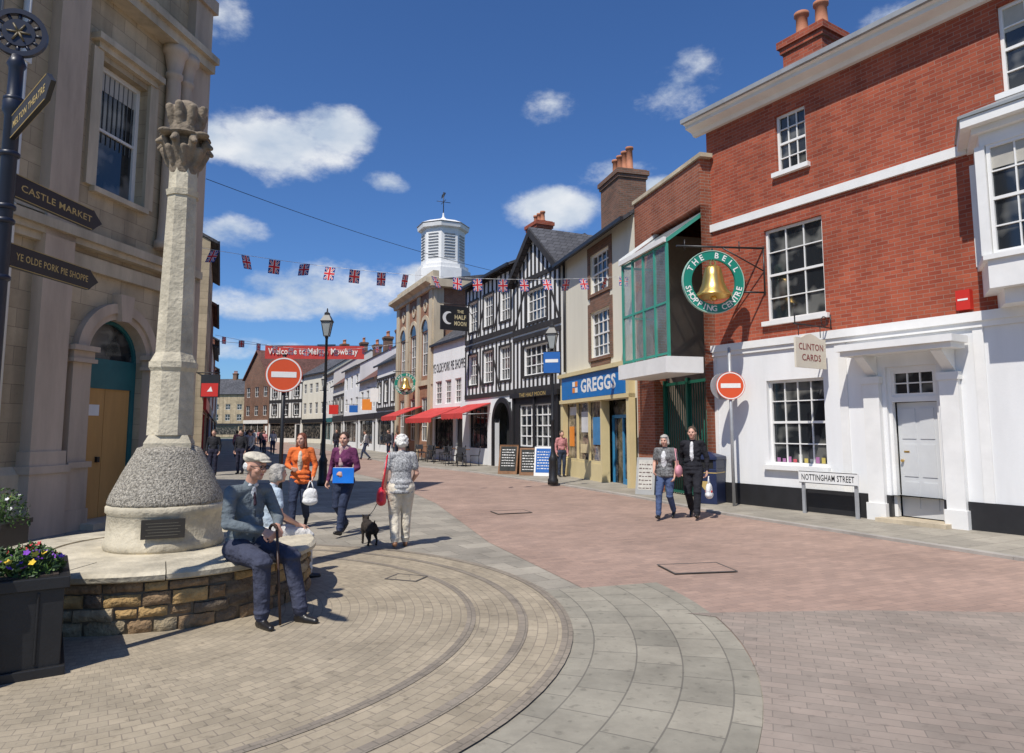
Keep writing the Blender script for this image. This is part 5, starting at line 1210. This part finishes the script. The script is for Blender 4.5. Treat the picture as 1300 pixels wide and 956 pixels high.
fquad((-.023,-Hf),(.023,-Hf),(.023,0),(-.023,0),.0055,2); fquad((-W/2,-Hf/2-.023),(W/2,-Hf/2-.023),(W/2,-Hf/2+.023),(-W/2,-Hf/2+.023),.006,2)
f0=fm.obj('bunting_flag',[FB,FW,FR]); tag(f0,'small union flag of red white and blue hanging from cord','flag','union flags strung across the street')
dirz=math.atan2(BB.y-BA.y,BB.x-BA.x)
for i in range(18):
    o=f0 if i==0 else f0.copy()
    if i: COL.objects.link(o)
    p=bpt((i+.6+random.uniform(-.12,.12))/18.2); o.location=(p.x,p.y,p.z-.012); o.rotation_euler=(R(random.uniform(-25,25)),R(random.uniform(-8,8)),dirz+R(random.uniform(-50,50)))
b=MB()
c0,c1=V3(-7.0,15.1,7.4),V3(3.4,30,8.0)
for i in range(20):
    f=lambda t:c0.lerp(c1,t)-V3(0,0,.8*4*t*(1-t)*.5); b.tube(f(i/20),f((i+1)/20),.008,n=6)
tag(b.obj('overhead_cable',BLACK),'thin black overhead cable spanning the street','cable')
b=MB(); q0,q1=V3(-13.6,31,6.0),V3(-6.4,37.5,6.4)
for i in range(12): b.tube(q0.lerp(q1,i/12)-V3(0,0,.5*math.sin(math.pi*i/12)),q0.lerp(q1,(i+1)/12)-V3(0,0,.5*math.sin(math.pi*(i+1)/12)),.008,n=5)
tag(b.obj('bunting_line',WHITE),'second cord of small flags further along the street','cord')
for i in range(12):
    t=(i+.5)/12; p=q0.lerp(q1,t); o=f0.copy(); COL.objects.link(o); o.location=(p.x,p.y,p.z-.5*math.sin(math.pi*t)-.01); o.rotation_euler=(0,0,R(random.uniform(10,70)))
# ---- fingerpost
fpz=thing('fingerpost','black and gold cast iron fingerpost with three direction arms','signpost',(-3.53,4.62,0))
b=MB(); b.lathe([(.13,0),(.13,.25),(.10,.3),(.09,.75),(.11,.78),(.11,.84),(.06,.9),(.05,1.2),(.048,3.9),(.065,3.93),(.065,4.0),(.045,4.05),(.045,4.25),(.06,4.28),(.035,4.35)],n=24); 
for z in(2.72,3.12,3.22,3.6,4.0): b.lathe([(.052,z),(.064,z+.01),(.064,z+.03),(.052,z+.04)],n=20)
b.obj('post',NAVY,fpz)
def finger(z,dx,dy,ln_,txt,lab):
    a=math.atan2(dy,dx)
    b=MB(); b.prism([(.05,-.085),(ln_-.04,-.085),(ln_+.0,-.05),(ln_+.07,0),(ln_,.05),(ln_-.04,.085),(.05,.085)],-.014,.014,'y'); f=b.obj('direction_arm',BLACK,fpz,(0,0,z),a)
    f['label']=lab
    b=MB(); m_=(ln_+.05)/2
    b.text(txt,m_,0,.052,ln_-.17,-.0155,bold=.01); b.text(txt,m_,0,.052,ln_-.17,.0155,flip=True,bold=.01)
    for zz in(-.083,.079): b.box(.06,ln_-.05,-.0165,.0165,zz,zz+.004)
    b.obj('lettering',GOLDL,f)
finger(3.42,.06,.99,.92,'CASTLE MARKET','black arm lettered in gold')
finger(2.92,.06,.99,.92,'YE OLDE PORK PIE SHOPPE','black arm lettered in gold with shop name')
finger(3.80,.74,-.67,.95,'MELTON THEATRE','black arm pointing across the square')
b=MB(); b.annulus((0,0),.14,.175,0,2*math.pi,32,0,'z',.04,-.02); b.lathe([(.1,-.015),(.1,.015)],n=24)
for i in range(12): a=R(30*i); b.tube((.09*math.cos(a),.09*math.sin(a),0),(.15*math.cos(a),.15*math.sin(a),0),.014,.012,6)
dsc=b.obj('emblem_disc',NAVY,fpz,(0,0,4.52),R(25),R(90))
b=MB(); 
for i in range(6): a=R(60*i); b.tube((0,0,.018),(.07*math.cos(a),.07*math.sin(a),.018),.010,.006,8)
b.obj('emblem',mat('dull_gold',(.12,.09,.04),.5),dsc)
# ---- planter with flowers
pt=thing('planter','large black square planter box on the paving','planter',(-3.80,5.02,0),R(34))
b=MB(); b.box(-.5,.5,-.45,.45,.04,.60); b.box(-.53,.53,-.48,.48,.60,.68); b.box(-.53,.53,-.48,.48,0,.08)
for x in(-.35,-.12,.12,.35): b.box(x-.008,x+.008,-.462,-.45,.1,.58)
b.obj('box',mat('planter_black',(.012,.012,.013),.5,.3,5,.2),pt,bevel=.008)
b=MB(); b.box(-.46,.46,-.41,.41,.60,.69); b.obj('soil',mat('soil',(.05,.035,.025),.95,.3,10,.8,30),pt)
LEAF=mat('leaf_green',(.04,.10,.02),.6,.4,9,.1,c2=(.11,.20,.04)); LEAFD=mat('leaf_dark',(.02,.05,.015),.6,.3,9,.1)
def plant(loc,rad,hh,nl,flowers,label,seed,base=.66):
    rs=random.Random(seed); b=MB()
    for _ in range(nl):
        a=rs.uniform(0,6.28); r=rad*math.sqrt(rs.random()); z=hh*rs.random()*(1-.5*(r/rad)**2)
        c=V3(r*math.cos(a),r*math.sin(a),z); s_=rs.uniform(.015,.035); d=V3(rs.uniform(-1,1),rs.uniform(-1,1),rs.uniform(-.2,1)).normalized(); t=d.orthogonal().normalized(); t.rotate(Matrix.Rotation(rs.uniform(0,6),3,d)); u=d.cross(t)
        b.add([c-t*s_,c+u*s_*.45,c+t*s_+d*s_*.3,c-u*s_*.45],[(0,1,2,3)],0 if rs.random()<.65 else 1)
    for _ in range(14):
        a=rs.uniform(0,6.28); r=rad*.7*rs.random(); b.tube((r*.4*math.cos(a),r*.4*math.sin(a),0),(r*math.cos(a),r*math.sin(a),hh*.8),.005,.003,5)
    o=b.obj('flowering_plant',[LEAF,LEAFD],None,(loc[0],loc[1],base)); tag(o,label,'plant','flowering plants in planter')
    for cm,nf in flowers:
        for _ in range(nf):
            b=MB()
            a=rs.uniform(0,6.28); r=rad*1.0*math.sqrt(rs.random()); z=hh*(.6+.4*rs.random())*(1-.5*(r/rad)**2); c=V3(r*math.cos(a),r*math.sin(a),z+.02)
            n_=V3(rs.uniform(-.7,.7),rs.uniform(-1,.2),.7).normalized(); t=n_.orthogonal().normalized(); u=n_.cross(t)
            for k_ in range(5):
                q=2*math.pi*k_/5; e=t*math.cos(q)+u*math.sin(q); e2=t*math.cos(q+.6)+u*math.sin(q+.6); e3=t*math.cos(q-.6)+u*math.sin(q-.6)
                b.add([c,c+e3*.018,c+e*.027+n_*.006,c+e2*.018],[(0,1,2,3)])
            b.obj('flower',cm,o)
PUR=mat('petal_purple',(.20,.04,.42),.6,.2,20,0); YEL=mat('petal_yellow',(.75,.50,.03),.6,.1,20,0); RDP=mat('petal_red',(.5,.03,.04),.6,.1,20,0); WHP=mat('petal_white',(.7,.7,.68),.6,.1,20,0)
for i,(x,y,fl) in enumerate(((-3.44,5.0,[(PUR,12),(YEL,4)]),(-3.80,4.95,[(YEL,3),(PUR,3)]),(-3.70,5.32,[(RDP,7)]),(-4.05,5.2,[(WHP,3),(RDP,3)]),(-3.58,5.18,[(PUR,3),(RDP,2)]))):
    plant((x,y),.21,.18+.08*(i%2),620,fl,'leafy bedding plant with %s flowers in black planter'%['purple and yellow','yellow','red','white and red','purple'][i],i)
pt2=thing('planter','black planter box by stone wall with pale flowers','planter',(-6.75,8.6,0),R(10))
b=MB(); b.box(-.55,.55,-.35,.35,0,.5); b.box(-.58,.58,-.38,.38,.5,.56); b.obj('box',BLACK,pt2)
for i,(x,y) in enumerate(((-7.05,8.55),(-6.65,8.6),(-6.35,8.65))): plant((x,y),.3,.5,520,[(WHP,6),(YEL,2)],'bushy green bedding plant with pale flowers',20+i,.5)
